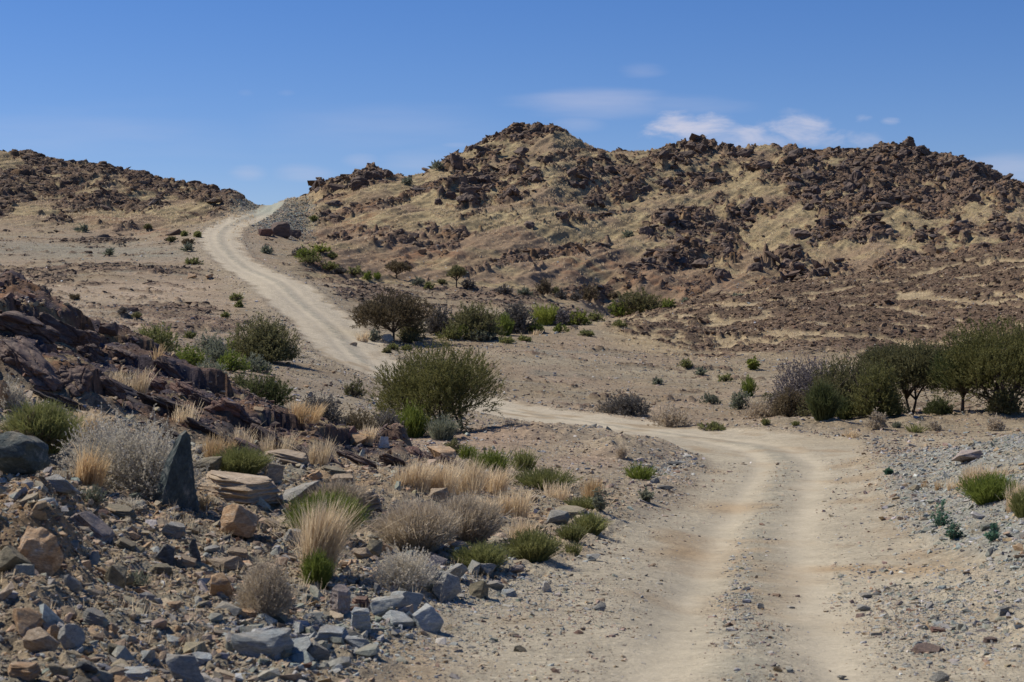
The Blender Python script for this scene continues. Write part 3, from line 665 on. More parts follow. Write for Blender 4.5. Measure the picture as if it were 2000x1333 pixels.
def blade_shape(bm):   # upright pointed shard leaning right
    for v in bm.verts:
        t = v.co.z+0.5; w = 1.0-0.72*max(0, t)**1.5
        v.co.x = v.co.x*w+0.20*t**2; v.co.y *= 0.8-0.3*t
def wedge_shape(bm):
    for v in bm.verts: v.co.z *= 0.55+0.7*(v.co.x+0.5)
used_rock = []
def place_rock(px, py, w, h, kind, label, seed, depth=0.8, yaw=0.0, roll=0.0, pitch=0.0, flat=1.0, n=12, boxy=0.6, layers=0.0, shape=None, sink=0.18, cat='rock', group=None, detail=3, rough=0.022, dmin=12.0, name='rock', top=None):
    p = hit(px, py, dmin); s = p[1]/F
    W = w*s; H = h*s*1.12
    if shape is blade_shape: me = shard_mesh(name, seed, MR[kind])
    elif boxy >= .8 or (flat < .75): me = slab_mesh(name, seed, MR[kind], 1.0, detail, rough)
    else: me = rock_mesh(name, seed, MR[kind], n, boxy, flat, detail, rough, layers, shape)
    if shape is not blade_shape and (boxy >= .8 or flat < .75):
        H *= .62 if h < w*.75 else .9; depth = max(depth, .75) if h < w*.75 else depth; pitch += .16+.1*math.sin(seed*1.7)
    o = link(name, me)
    o.scale = (W, W*depth, H)
    o.rotation_euler = (pitch, roll, yaw)
    o.location = (p[0], p[1]+W*depth*0.3, p[2]+H*(0.5-sink))
    tag(o, label, cat, group); used_rock.append((px, py, w, h)); return o
r3 = math.radians
HERO = [
 (342, 992, 88, 138, 'green', 'tall dark green slate shard standing upright in front of the big pale shrub', dict(depth=.5, shape=blade_shape, sink=.03)),
 (462, 975, 180, 62, 'tan', 'long flat tan slab with a dark layered front edge lying beside the tall slate shard', dict(depth=.42, boxy=.85, n=26, layers=3, roll=r3(4), sink=.12, detail=4)),
 (465, 1052, 74, 62, 'orange', 'rounded orange tan boulder with a hard black shadow, below the long flat slab', dict(n=22, boxy=.55, roll=r3(-6), sink=.06)),
 (584, 990, 74, 48, 'grey', 'grey boulder tucked behind the bright green tuft', dict(depth=.8)),
 (692, 996, 108, 52, 'tan', 'large flat brown slab tilted up to the right behind the pinkish dry shrub', dict(depth=.6, boxy=.85, roll=r3(-12), layers=3)),
 (556, 908, 118, 36, 'tan', 'long tan slab sloping down to the right under the dark crag', dict(depth=.5, boxy=.8, roll=r3(12))),
 (405, 920, 56, 28, 'olive', 'flat oval stone left of the green tuft, above the long slab', dict(depth=.9, boxy=.2)),
 (530, 944, 44, 36, 'tan', 'blocky tan rock resting on the end of the long flat slab', dict(yaw=.5)),
 (612, 938, 34, 22, 'orange', 'tilted orange flake among grey plates above the grey boulder', dict(roll=r3(-24), flat=.5)),
 (650, 928, 62, 20, 'olive', 'thin olive grey plate stacked among flakes below the crag end', dict(boxy=.9, roll=r3(8))),
 (668, 948, 56, 24, 'tan', 'pale brown flat rock directly above the large tilted brown slab', dict(boxy=.8)),
 (693, 872, 50, 26, 'orange', 'bright orange broken rock face at the end of the dark crag', dict(boxy=.7)),
 (682, 856, 40, 28, 'red', 'small dark red rock on top of the crag end', dict()),
 (748, 876, 26, 24, 'white', 'pale grey white block behind the straw grass, right of the crag end', dict()),
 (176, 1046, 98, 34, 'pinkgrey', 'long narrow slab tipping down to the right over a black shadow', dict(depth=.4, roll=r3(36), boxy=.8, layers=3, sink=-.1)),
 (232, 1016, 76, 26, 'olive', 'flat grey brown slab with a deep shadow under it, left of the slate shard', dict(depth=.7, boxy=.85, roll=r3(8), sink=0)),
 (112, 972, 86, 30, 'grey', 'broad smooth grey slab under the orange straw tuft', dict(boxy=.6, roll=r3(14))),
 (322, 1108, 44, 44, 'dark', 'dark blue grey pointed block on the left slope', dict(shape=wedge_shape, yaw=.5, roll=r3(-12))),
 (364, 1108, 40, 28, 'tan', 'brown streaked plate leaning on a black shale splinter', dict(roll=r3(24), layers=4, boxy=.85)),
 (378, 1100, 22, 50, 'dark', 'thin black shale splinter standing behind a brown plate', dict(boxy=.8, roll=r3(-12))),
 (314, 1130, 56, 26, 'olive', 'grey brown flat plate just below the dark pointed block', dict(boxy=.8, roll=r3(5))),
 (222, 1148, 46, 58, 'olive', 'broad slab of brown stone sloping toward the road on the left bank', dict(boxy=.75, roll=r3(30), sink=.35)),
 (184, 1106, 20, 30, 'blue', 'small blue grey shard standing on end on the left slope', dict(roll=r3(12), depth=.5)),
 (140, 1158, 32, 36, 'grey', 'upright grey flake with its shadow on the left bank', dict(depth=.4, roll=r3(-18))),
 (340, 1050, 46, 30, 'grey', 'tilted grey triangle plate below the tall slate shard', dict(flat=.6, roll=r3(20))),
 (246, 1078, 44, 18, 'olive', 'narrow pale plate pointing down the slope under the flat grey brown slab', dict(roll=r3(26), flat=.6)),
 (432, 1168, 50, 48, 'orange', 'orange and white veined block at the foot of the fine dry shrub', dict(yaw=.4)),
 (440, 1122, 84, 30, 'tan', 'flat pale tan rock above the orange and white veined block', dict(boxy=.7, flat=.8)),
 (412, 1085, 34, 16, 'grey', 'smooth pale grey pebble slab below the orange tan boulder', dict(boxy=.3)),
 (462, 1092, 52, 22, 'tan', 'pair of tan flakes wedged under the orange tan boulder', dict(boxy=.8, roll=r3(10))),
 (536, 1032, 58, 14, 'tan', 'narrow pale splinter of rock sloping right beside the green tuft', dict(depth=.4, roll=r3(28), boxy=.9)),
 (570, 1062, 34, 28, 'grey', 'grey plate lying left of the tall straw clump', dict(flat=.7, roll=r3(20))),
 (508, 1280, 122, 52, 'blue', 'largest pale blue slab at the front edge of the road, dark at its right end', dict(depth=.55, boxy=.75, n=24, yaw=-.1, layers=2)),
 (576, 1285, 66, 34, 'blue', 'pale blue block touching the right end of the largest blue slab', dict(roll=r3(-20))),
 (614, 1290, 62, 36, 'grey', 'rounded grey block in the row of blue slabs', dict()),
 (648, 1255, 74, 28, 'blue', 'flat blue slab with a dark overhang behind the rounded grey block', dict(boxy=.8)),
 (700, 1278, 60, 26, 'blue', 'blue grey slab right of the flat overhanging slab', dict(roll=r3(12))),
 (664, 1198, 48, 54, 'pinkgrey', 'grey block with a pink stripe beside the foot of the straw clump', dict(n=12, yaw=.3, boxy=.8)),
 (704, 1190, 42, 30, 'red', 'reddish brown block behind the pink striped block', dict(boxy=.8, yaw=-.2)),
 (704, 1238, 46, 44, 'blue', 'square blue grey block with straight vertical edges', dict(boxy=.95, n=20, layers=2)),
 (752, 1205, 66, 36, 'blue', 'pale blue humped rock joining the square block and the lumpy one', dict(yaw=.3)),
 (792, 1196, 62, 42, 'blue', 'pale blue rock with a brown hollow in the middle of the pile', dict(yaw=-.3, shape=wedge_shape)),
 (780, 1225, 70, 26, 'blue', 'long sagging blue slab in front of the pile', dict(roll=r3(22), boxy=.7)),
 (836, 1232, 62, 52, 'blue', 'lumpy blue rock at the right end of the pile nearest the road', dict(boxy=.7)),
 (872, 1172, 60, 58, 'grey', 'big blue grey boulder with a dark right face above the pile', dict(boxy=.75, n=14, yaw=.2)),
 (890, 1140, 46, 34, 'grey', 'grey rock leaning behind the big blue grey boulder', dict()),
 (948, 1128, 44, 28, 'grey', 'dark edged grey rock at the foot of the green tufts', dict()),
 (936, 1168, 46, 36, 'olive', 'ochre brown chunk right of the big blue grey boulder', dict(yaw=.6)),
 (968, 1152, 36, 16, 'grey', 'low grey cobble right of the ochre brown chunk', dict()),
 (1006, 1122, 36, 18, 'pinkgrey', 'pinkish cobble on the road edge under the right green tuft', dict()),
 (1068, 1158, 20, 22, 'white', 'small white stone at the road edge', dict()),
 (992, 1166, 34, 18, 'blue', 'pale blue flat cobble beside the white stone', dict(boxy=.8)),
 (1171, 1194, 26, 18, 'grey', 'lone grey stone lying on the bare road edge', dict()),
 (1016, 1274, 26, 12, 'olive', 'small buried stone in the bare dust of the near road', dict()),
 (1160, 1098, 30, 14, 'blue', 'low blue flake on the gravel tongue left of the road', dict()),
 (820, 1178, 20, 14, 'tan', 'small tan cobble beside the big blue grey boulder', dict()),
 (46, 1246, 76, 50, 'orange', 'orange shard pointing down the slope at the left edge', dict(roll=r3(30), boxy=.6)),
 (76, 1276, 70, 46, 'tan', 'smooth egg shaped brown stone under the orange shard', dict(boxy=.1, n=40, roll=r3(18), rough=.02)),
 (136, 1266, 54, 48, 'grey', 'round blue grey stone right of the egg shaped brown one', dict(boxy=.3, n=26)),
 (100, 1248, 28, 26, 'orange', 'small orange block wedged above the round blue grey stone', dict()),
 (40, 1332, 62, 34, 'orange', 'orange brown block at the bottom left corner', dict(boxy=.9, dmin=11)),
 (114, 1326, 40, 30, 'olive', 'olive tan rounded stone near the bottom left corner', dict(dmin=11)),
 (168, 1330, 46, 28, 'dark', 'dark slate lump beside the olive tan rounded stone', dict(dmin=11)),
 (262, 1334, 76, 32, 'blue', 'pale blue slab cut by the bottom of the picture', dict(boxy=.8, dmin=11)),
 (358, 1330, 92, 44, 'grey', 'big grey slab sloping at the bottom of the slope', dict(boxy=.7, roll=r3(16), dmin=11)),
 (392, 1308, 56, 26, 'blue', 'blue slab lying behind the big grey slab', dict(boxy=.8, roll=r3(12))),
 (132, 1208, 34, 24, 'tan', 'pale yellow brown cobble above the round blue grey stone', dict()),
 (182, 1222, 58, 30, 'grey', 'flat grey flag sloping right in the middle of the left rubble', dict(flat=.6, roll=r3(16))),
 (218, 1285, 26, 26, 'olive', 'brown cube shaped stone in the lower left rubble', dict(boxy=.95)),
 (286, 1292, 32, 24, 'blue', 'blue cobble alone below the fine dry shrub', dict()),
 (338, 1190, 36, 16, 'orange', 'orange topped flake in the middle of the left slope', dict(flat=.6)),
 (222, 1240, 20, 22, 'orange', 'small bright orange triangular stone in the lower left rubble', dict()),
 (270, 1162, 34, 14, 'orange', 'flat pinkish orange stone below the broad brown slab', dict()),
 (488, 1210, 40, 20, 'orange', 'orange flake in front of the fine dry shrub', dict(flat=.6)),
 (24, 936, 130, 76, 'green', 'dark boulder with a brown weathered top poking in at the left edge', dict(depth=.6, boxy=.55, n=20, roll=r3(22), sink=.0, layers=2, dmin=15)),
 (74, 1118, 92, 96, 'orange', 'large cracked ochre boulder half buried in the steep left bank', dict(depth=.7, boxy=.35, n=24, sink=.25, roll=r3(12), rough=.07)),
 (22, 1122, 62, 52, 'olive', 'brown lump of rock at the left edge beside the cracked ochre boulder', dict(boxy=.4)),
 (82, 1124, 36, 30, 'red', 'reddish stone at the foot of the cracked ochre boulder', dict()),
 (44, 876, 62, 36, 'orange', 'pale orange block at the foot of the green brown bush', dict(boxy=.6)),
 (6, 800, 24, 60, 'orange', 'pinkish rock cut by the left edge above the green brown bush', dict(depth=1)),
 (1090, 1026, 46, 28, 'grey', 'round topped grey boulder between the two low green tufts', dict(boxy=.3, n=26)),
 (1116, 1012, 84, 24, 'olive', 'low grey brown slab behind the round topped grey boulder', dict(boxy=.8)),
 (968, 990, 54, 26, 'tan', 'pale tan slab overhanging a hollow in the straw grass', dict(boxy=.8, roll=r3(6))),
 (958, 1012, 34, 24, 'red', 'brown rock under the overhanging pale tan slab', dict()),
 (858, 980, 38, 26, 'tan', 'tan block in front of the long straw band', dict()),
 (926, 912, 38, 22, 'tan', 'cream coloured block behind the straw band', dict()),
 (862, 906, 60, 34, 'orange', 'pinkish boulder half hidden by straw at the foot of the crag', dict()),
 (895, 1082, 48, 20, 'tan', 'flat tan stone between the two grey dry shrubs', dict(boxy=.9)),
 (728, 1092, 38, 34, 'olive', 'dark ochre wedge between the straw clump and the grey dry shrub', dict(shape=wedge_shape)),
 (706, 1094, 44, 26, 'tan', 'pale tan flake left of the dark ochre wedge', dict(roll=r3(10))),
 (680, 1108, 44, 14, 'orange', 'thin orange and white slab right of the straw clump', dict(boxy=.9)),
 (1692, 1170, 26, 12, 'grey', 'flat blue grey stone on the right side of the road, the upper of two', dict()),
 (1688, 1195, 26, 12, 'grey', 'grey flat stone on the right side of the road, the lower of two', dict()),
 (1486, 1190, 14, 12, 'grey', 'small grey stone between the wheel tracks', dict()),
 (1962, 1202, 24, 18, 'grey', 'grey cube shaped stone in the right gravel', dict(boxy=.9)),
 (1816, 1278, 76, 14, 'purple', 'long thin purple slab flat on the near right gravel', dict(boxy=.9, depth=.4)),
 (1834, 1236, 34, 12, 'red', 'thin red brown slab in the right gravel', dict(boxy=.9)),
 (1936, 1256, 30, 14, 'purple', 'purple brown flat stone at the lower right', dict(boxy=.8)),
 (1836, 1334, 36, 22, 'grey', 'rounded grey stone at the lower right bottom edge', dict(dmin=11)),
 (1645, 1330, 20, 10, 'grey', 'small grey stone at the bottom edge right of the wheel track', dict(dmin=11)),
 (1893, 905, 66, 24, 'pinkgrey', 'flat brown rock on the crest of the right gravel mound', dict(boxy=.7, roll=r3(-8))),
 (1790, 960, 26, 12, 'olive', 'pale flat stone beside the small straw tufts on the right', dict()),
 (1316, 910, 28, 8, 'dark', 'thin dark plate on the gravel heap left of the bend', dict()),
 (1300, 958, 34, 9, 'dark', 'dark flat stone below the gravel heap left of the bend', dict()),
 (1280, 945, 20, 12, 'grey', 'small grey boulder right of the bright green cushion', dict()),
 (690, 676, 16, 8, 'tan', 'small tan stone beside the upper road', dict()),
 (756, 668, 26, 16, 'grey', 'pale grey boulder beneath the umbrella shaped tree', dict(dmin=95)),
 (548, 462, 40, 32, 'hill', 'dark brown boulder in the hollow right of the road below the pass', dict(dmin=200, boxy=.3, n=30)),
 (575, 464, 26, 16, 'hill', 'smaller dark boulder touching the big one below the pass', dict(dmin=200)),
 (518, 462, 30, 16, 'red', 'red brown broken rock left of the big boulder below the pass', dict(dmin=200)),
 (375, 545, 18, 10, 'orange', 'pale orange rock beside the left edge of the upper road', dict(dmin=120)),
 (408, 543, 16, 8, 'orange', 'second pale orange rock nearer the upper road', dict(dmin=120)),
 (255, 612, 30, 9, 'purple', 'low dark rock on the pale sand left of the road', dict(dmin=100)),
 (208, 664, 42, 26, 'purple', 'flat topped purple boulder on the crest of the left crag beside a green shrub', dict(boxy=.6, dmin=30)),
]
for k, (px, py, w, h, kind, label, kw) in enumerate(HERO):
    place_rock(px, py, w, h, kind, label, 1000+k, **kw)
log('hero rocks')
# angular blocks that make up the crag on the left: each is a separate boulder
CRAGB = [(30,640,120,90,'purple'),(100,650,90,80,'purple'),(150,660,70,70,'purple'),(60,720,130,70,'purple'),(140,740,70,70,'purple'),(20,700,70,60,'red'),(185,700,70,50,'purple'),(235,700,50,30,'red'),(200,745,80,40,'purple'),(250,775,130,36,'dark'),(120,790,120,34,'dark'),(330,800,120,34,'dark'),(290,745,50,34,'red'),(330,730,60,36,'purple'),(360,765,60,34,'red'),(400,790,60,34,'purple'),(440,800,60,44,'red'),(480,825,60,36,'purple'),(420,850,110,34,'dark'),(520,855,70,34,'red'),(500,885,90,28,'purple'),(560,880,70,30,'purple'),(600,890,60,26,'dark'),(640,900,60,28,'purple'),(700,905,80,30,'purple'),(770,905,60,28,'purple'),(845,895,46,34,'purple'),(872,902,40,34,'purple'),(815,890,50,28,'red'),(20,790,90,30,'dark'),(310,700,36,24,'red'),(350,860,60,28,'dark')]
for k, (px, py, w, h, kind) in enumerate(CRAGB):
    if kind == 'red' and k % 2: kind = 'purple'
    w *= 1.3; h *= .8
    if px < 60: pos = 'at the left edge of the crag'
    elif px < 260: pos = 'high on the crag'
    elif px < 520: pos = 'halfway down the crag ridge'
    else: pos = 'low on the crag above the straw grass'
    word = {'purple': 'purple brown', 'red': 'red brown', 'dark': 'blackish'}[kind]
    kind = 'crag' if kind == 'dark' else kind
    place_rock(px, py+h*0.25, w, h, kind, '%s angular block %s' % (word, pos), 2000+k, depth=.55, yaw=random.uniform(-.6, .6), roll=r3(random.uniform(24, 38)), boxy=.62, n=15, sink=.45, group='angular blocks of the dark crag', detail=5, layers=3.0, rough=.05, dmin=24, name='boulder', cat='boulder')
# boulders on the far hills
HILLB = [b for b in MAINB]+[(1315,424,26,18),(1262,452,20,16),(1585,378,30,12),(1655,372,40,16),(1676,345,20,22),(1690,372,16,20),(1378,512,26,12),(1405,535,16,14),(620,372,12,10),(628,362,9,9),(718,345,14,14),(755,342,20,12),(800,347,10,8),(918,290,9,14),(948,276,14,9),(1052,256,8,10),(1060,256,7,11),(1068,255,7,12),(1078,256,8,11),(1013,254,14,8),(1350,284,16,10),(1790,300,22,8),(1820,306,14,7),(1870,316,14,9),(1905,326,12,9),(1940,342,12,9)]
protoH = [rock_mesh('boulder', 3000+k, MR['hill'], 14+k, .25+.06*k, 1.0, 3, .05, 1.5*(k % 2)) for k in range(8)]
def boulder_at(px, py, w, h, label, group, dmin=205):
    p = hit(px, py, dmin)
    if p[1] > 372: return
    s = p[1]/F; o = link('boulder', random.choice(protoH))
    w *= 1.25; h *= 1.2
    o.scale = (w*s, w*s*random.uniform(.6, .9), h*s*1.1)
    o.rotation_euler = (random.uniform(-.25, .25), random.uniform(-.35, .35), random.uniform(0, 6.28))
    o.location = (p[0], p[1]+w*s*.2, p[2]+h*s*0.12); tag(o, label, 'boulder', group); return o
def where(px, py):
    if px > 1480: a = 'right shoulder of the steep hill'
    elif px > 1190: a = 'middle of the steep hill'
    elif px > 860: a = 'peak of the steep hill'
    else: a = 'left end of the steep hill near the pass'
    return a
for (bx, by, ax, ay) in HILLB:
    nb = 1 if ax < 22 else 2
    for q in range(nb):
        sx = 0 if nb == 1 else random.uniform(-.5, .5)*ax; sy = 0 if nb == 1 else random.uniform(-.4, .7)*ay
        w = random.uniform(14, 30) if nb > 1 else ax*1.1
        boulder_at(bx+sx, by+sy+ay*0.4, w, w*random.uniform(.5, .8) if nb > 1 else ay*1.3, 'dark brown boulder on the '+where(bx, by), 'dark boulders on the '+where(bx, by))
log('boulders')
# ------------------------------------------------------------------ loose stones, far too many to count
PROT = [proto_arrays(50+k, 9+k % 4, .45+.06*(k % 5), .3+.08*(k % 6)) for k in range(14)]
def scatter(name, pts, size, colors, label, mat, flat=None, sink=0.2, tilt=0.35, protos=PROT, bed=False):
    """pts (n,3) size (n,) colors (n,3): one mesh of separate stones"""
    n = len(pts); Vs = []; Fs = []; Cs = []; base = 0
    pid = rng.integers(0, len(protos), n)
    az = rng.uniform(0, 2*np.pi, n) if not bed else rng.normal(.35, .35, n)+np.pi*rng.integers(0, 2, n); tx = rng.normal(0, tilt, n); ty = rng.normal(0, tilt, n)
    asp = np.stack([rng.uniform(.8, 1.35, n), rng.uniform(.7, 1.1, n), rng.uniform(.6, 1.1, n) if flat is None else np.full(n, flat)], 1)*size[:, None]
    if bed: asp[:, 0] *= rng.uniform(1.1, 2.0, n)
    for k, (V, Fa) in enumerate(protos):
        m = np.where(pid == k)[0]
        if not len(m): continue
        v = V[None]*asp[m][:, None]
        cx, sx = np.cos(tx[m])[:, None], np.sin(tx[m])[:, None]; cy, sy = np.cos(ty[m])[:, None], np.sin(ty[m])[:, None]; ca_, sa_ = np.cos(az[m])[:, None], np.sin(az[m])[:, None]
        x, y, z = v[..., 0], v[..., 1], v[..., 2]
        x, y = x*ca_-y*sa_, x*sa_+y*ca_
        y, z = y*cx-z*sx, y*sx+z*cx
        x, z = x*cy+z*sy, -x*sy+z*cy
        zz = z+(pts[m, 2]+(0.22-sink)*asp[m, 2])[:, None]
        Vs.append(np.stack([x+pts[m, 0][:, None], y+pts[m, 1][:, None], zz], -1).reshape(-1, 3))
        Fs.append((Fa[None]+(np.arange(len(m))*len(V))[:, None, None]).reshape(-1, 3)+base)
        Cs.append(np.repeat(colors[m], len(V), 0)); base += len(m)*len(V)
    me = mesh_np(name, np.concatenate(Vs), np.concatenate(Fs), mat, False, np.concatenate(Cs))
    return tag(link(name, me), label, None, None, 'stuff')
PAL = {'blue': (.35, .365, .35), 'grey': (.30, .295, .265), 'tan': (.40, .31, .21), 'orange': (.42, .28, .16), 'olive': (.27, .225, .155), 'pink': (.38, .28, .22), 'white': (.58, .55, .50), 'dark': (.09, .09, .09), 'brown': (.17, .105, .075), 'green': (.25, .265, .22)}
PN = list(PAL); PC = np.array([PAL[k] for k in PN])
def pick(weights, n):
    w = np.array([weights.get(k, 0) for k in PN], float); w /= w.sum()
    c = PC[rng.choice(len(PN), n, p=w)]
    return c*rng.uniform(.72, 1.3, (n, 1))*rng.uniform(.94, 1.06, (n, 3))
def sample_pts(n, d0, d1, p0=-60, p1=2060):
    d = np.sqrt(rng.uniform(d0*d0, d1*d1, n)); px = rng.uniform(p0, p1, n)
    return px, d
def blv(px, d): return np.exp(-((px-760)/330)**2)*(1-ss(16.5, 20.5, d))*.6+.12*(1-ss(14, 16.5, d))
def gravel(n, d0, d1, smin, smax, alpha, name, label, dens):
    n = int(n*1.37); px, d = sample_pts(n, d0, d1, -380, 2520)
    x = (px-CX)/F*d
    rub, gra, road, crag, rdist, rw, trk, grl_ = [bil(A, px, d) for A in (M_RUB, M_GRAV, ONROAD, M_CRAG, RD, RW, TRK, grl)]
    clump = fbm(x/1.1, d/1.3, 3, 300)
    p = dens(px, d, rub, gra, road, crag, rdist-rw, trk, grl_, clump)
    k = rng.uniform(0, 1, n) < p
    px, d, x, rub, gra, road, grl_ = px[k], d[k], x[k], rub[k], gra[k], road[k], grl_[k]; n = len(px)
    u_ = rng.uniform(0, 1, n)
    s = smin*(1-u_*(1-(smin/smax)**alpha))**(-1/alpha)
    s *= np.where(road > .5, .6, 1)*np.where(rub > .5, 1.25, 1)*(1+.25*grl_)
    c = pick({'tan': 4, 'pink': 2, 'grey': 2, 'blue': 1.5, 'white': .5, 'brown': 1.2, 'orange': .6}, n)
    cg = pick({'blue': 5, 'grey': 3, 'green': 3, 'tan': 1.5, 'white': .5, 'orange': .5, 'dark': .3}, n)
    cr = pick({'tan': 5, 'olive': 5, 'orange': 2.2, 'grey': 1.4, 'green': .8, 'dark': .3, 'blue': .2, 'brown': 1, 'white': .2}, n)
    cb = pick({'blue': 4, 'grey': 3, 'tan': 2, 'green': 1.5, 'olive': 1}, n); low_ = blv(px, d)
    cr = np.where((low_ > rng.uniform(0, 1, n))[:, None], cb, cr)
    c = np.where((rub > rng.uniform(0, 1, n))[:, None], cr, c)
    c = np.where((np.maximum(gra, grl_*1.0) > rng.uniform(0, 1, n))[:, None], cg, c)
    z = zat(x, d)
    scatter(name, np.stack([x, d, z], 1), s, c, label, M_STONES)
    log(name, n)
def dn(px, d, rub, gra, road, crag, e, trk, gl, cl):
    p = .26+.5*np.clip(cl+.2, 0, 1)
    p = np.maximum(p, rub*(.75+.5*cl)); p = np.maximum(p, gra*(.95+.3*cl)); p = np.maximum(p, gl*(.85+.4*cl))
    p = p+.30*np.exp(-((e-.6)/.8)**2)*(.6+cl)
    p = p*(1-road)+road*(.34*(1-trk)**2*(.8+2*cl))
    p = np.maximum(p, gl*.95*(1-trk))
    return p*(1-.8*crag)
gravel(130000, 11.5, 24, .022, .24, 2.1, 'gravel', 'loose stones and gravel strewn over the near ground', dn)
gravel(90000, 24, 56, .04, .30, 2.2, 'gravel', 'loose stones and gravel around the bend of the road', dn)
gravel(15000, 24, 56, .025, .05, 1.5, 'gravel', 'fine grit on and beside the road', lambda px, d, rub, gra, road, crag, e, trk, gl, cl: np.clip(.3+cl, 0, 1)*np.where(e < 3, 1, .2)*(1-trk))
gravel(90000, 56, 130, .07, .42, 2.3, 'gravel', 'scattered stones on the valley floor', lambda px, d, rub, gra, road, crag, e, trk, gl, cl: (.42+.8*cl+.35*np.exp(-((e-.8)/.9)**2))*(1-road)*(1-crag))
gravel(50000, 120, 225, .10, .45, 2.3, 'gravel', 'scattered stones on the upper valley floor', lambda px, d, rub, gra, road, crag, e, trk, gl, cl: (.25+.9*cl+.4*np.exp(-((e-1)/1)**2))*(1-road))
# rock rubble on the hills, the low rise and the dark bands of the plain
protoB = [proto_arrays(90+k, 11+k % 5, .6+.08*(k % 4), .35) for k in range(12)]
def rubble(n, d0, d1, smin, smax, alpha, label, col_, thr=.35, sinkv=.3, name='rubble', loose=.03):
    px, d = sample_pts(n, d0, d1); R_ = bil(ROCK, px, d); lo_ = bil(M_LOW, px, d); ml = bil(np.clip(M_MAIN+M_LEFT, 0, 1), px, d); x = (px-CX)/F*d
    ps = bil(M_PASS, px, d); rr = bil(RD-RW, px, d); mbv = bil(mb, px, d)
    k = (rng.uniform(0, 1, n) < np.clip((R_-thr)*2+loose*ml*(.5+1.6*fbm(x/7, d/9, 3, 310)), 0, 1)+0*ps) & (rr > .6)
    px, d, x, lo_, R_, ps, mbv = [a_[k] for a_ in (px, d, x, lo_, R_, ps, mbv)]; n = len(px)
    s = smin*(1-rng.uniform(0, 1, n)*(1-(smin/smax)**alpha))**(-1/alpha)*(1+.5*mbv)
    c = np.array(col_)[rng.integers(0, len(col_), n)]*rng.uniform(.65, 1.35, (n, 1))
    c = np.where((lo_ > .5)[:, None], c*np.array([1.15, 1.0, .82]), c)
    scatter(name, np.stack([x, d, zat(x, d)], 1), s, c, label, M_HSTONES, None, sinkv, .35, protoB, True); log('rubble', n)
HC = [(.115, .074, .054), (.135, .090, .066), (.165, .112, .080), (.21, .145, .092), (.120, .092, .078)]
rubble(46000, 205, 366, .30, 1.9, 2.1, 'broken dark rock covering the far hills', HC)
rubble(90000, 205, 366, .18, .80, 2.1, 'small dark stones strewn over the grassy hillsides', HC+[(.16, .12, .085), (.20, .155, .105)], thr=.30, loose=.30)
rubble(60000, 128, 214, .14, .75, 2.1, 'brown rubble lying in bands on the low rise', [(.110, .076, .054), (.090, .063, .046), (.140, .100, .070), (.100, .078, .062), (.18, .135, .095)])
rubble(60000, 88, 215, .09, .45, 2.3, 'flat brown stones in dark bands on the plain', [(.15, .09, .065), (.19, .12, .09), (.12, .085, .07)], thr=.25)
px, d = sample_pts(60000, 26, 52, -60, 900); k = rng.uniform(0, 1, len(px)) < bil(M_CRAG, px, d)*np.clip(.35+1.2*fbm((px-CX)/F*d/1.2, d/1.4, 3, 311), .05, 1); px, d = px[k], d[k]; x = (px-CX)/F*d
n = len(px); c = np.array([(.10, .065, .065), (.14, .085, .07), (.24, .15, .09), (.30, .22, .13), (.08, .07, .075), (.19, .10, .07)])[rng.integers(0, 6, n)]*rng.uniform(.7, 1.3, (n, 1))
scatter('rubble', np.stack([x, d, zat(x, d)], 1), .035*(1-rng.uniform(0, 1, n)*(1-(.035/.34)**1.7))**(-1/1.7), c, 'broken stones and earth caught in the clefts of the crag', M_STONES)
# grey green spoil around the pass
px, d = sample_pts(15000, 225, 300, 430, 620); k = rng.uniform(0, 1, len(px)) < bil(M_PASS, px, d)*(bil(RD-RW, px, d) > .2); px, d = px[k], d[k]; x = (px-CX)/F*d
scatter('rubble', np.stack([x, d, zat(x, d)], 1), rng.uniform(.12, .6, len(x))**1.0, pick({'green': 4, 'grey': 2, 'tan': 2.5, 'olive': 1.5}, len(x)), 'grey green road spoil heaped around the pass', M_HSTONES, None, .3, .5, protoB)
log('stones')
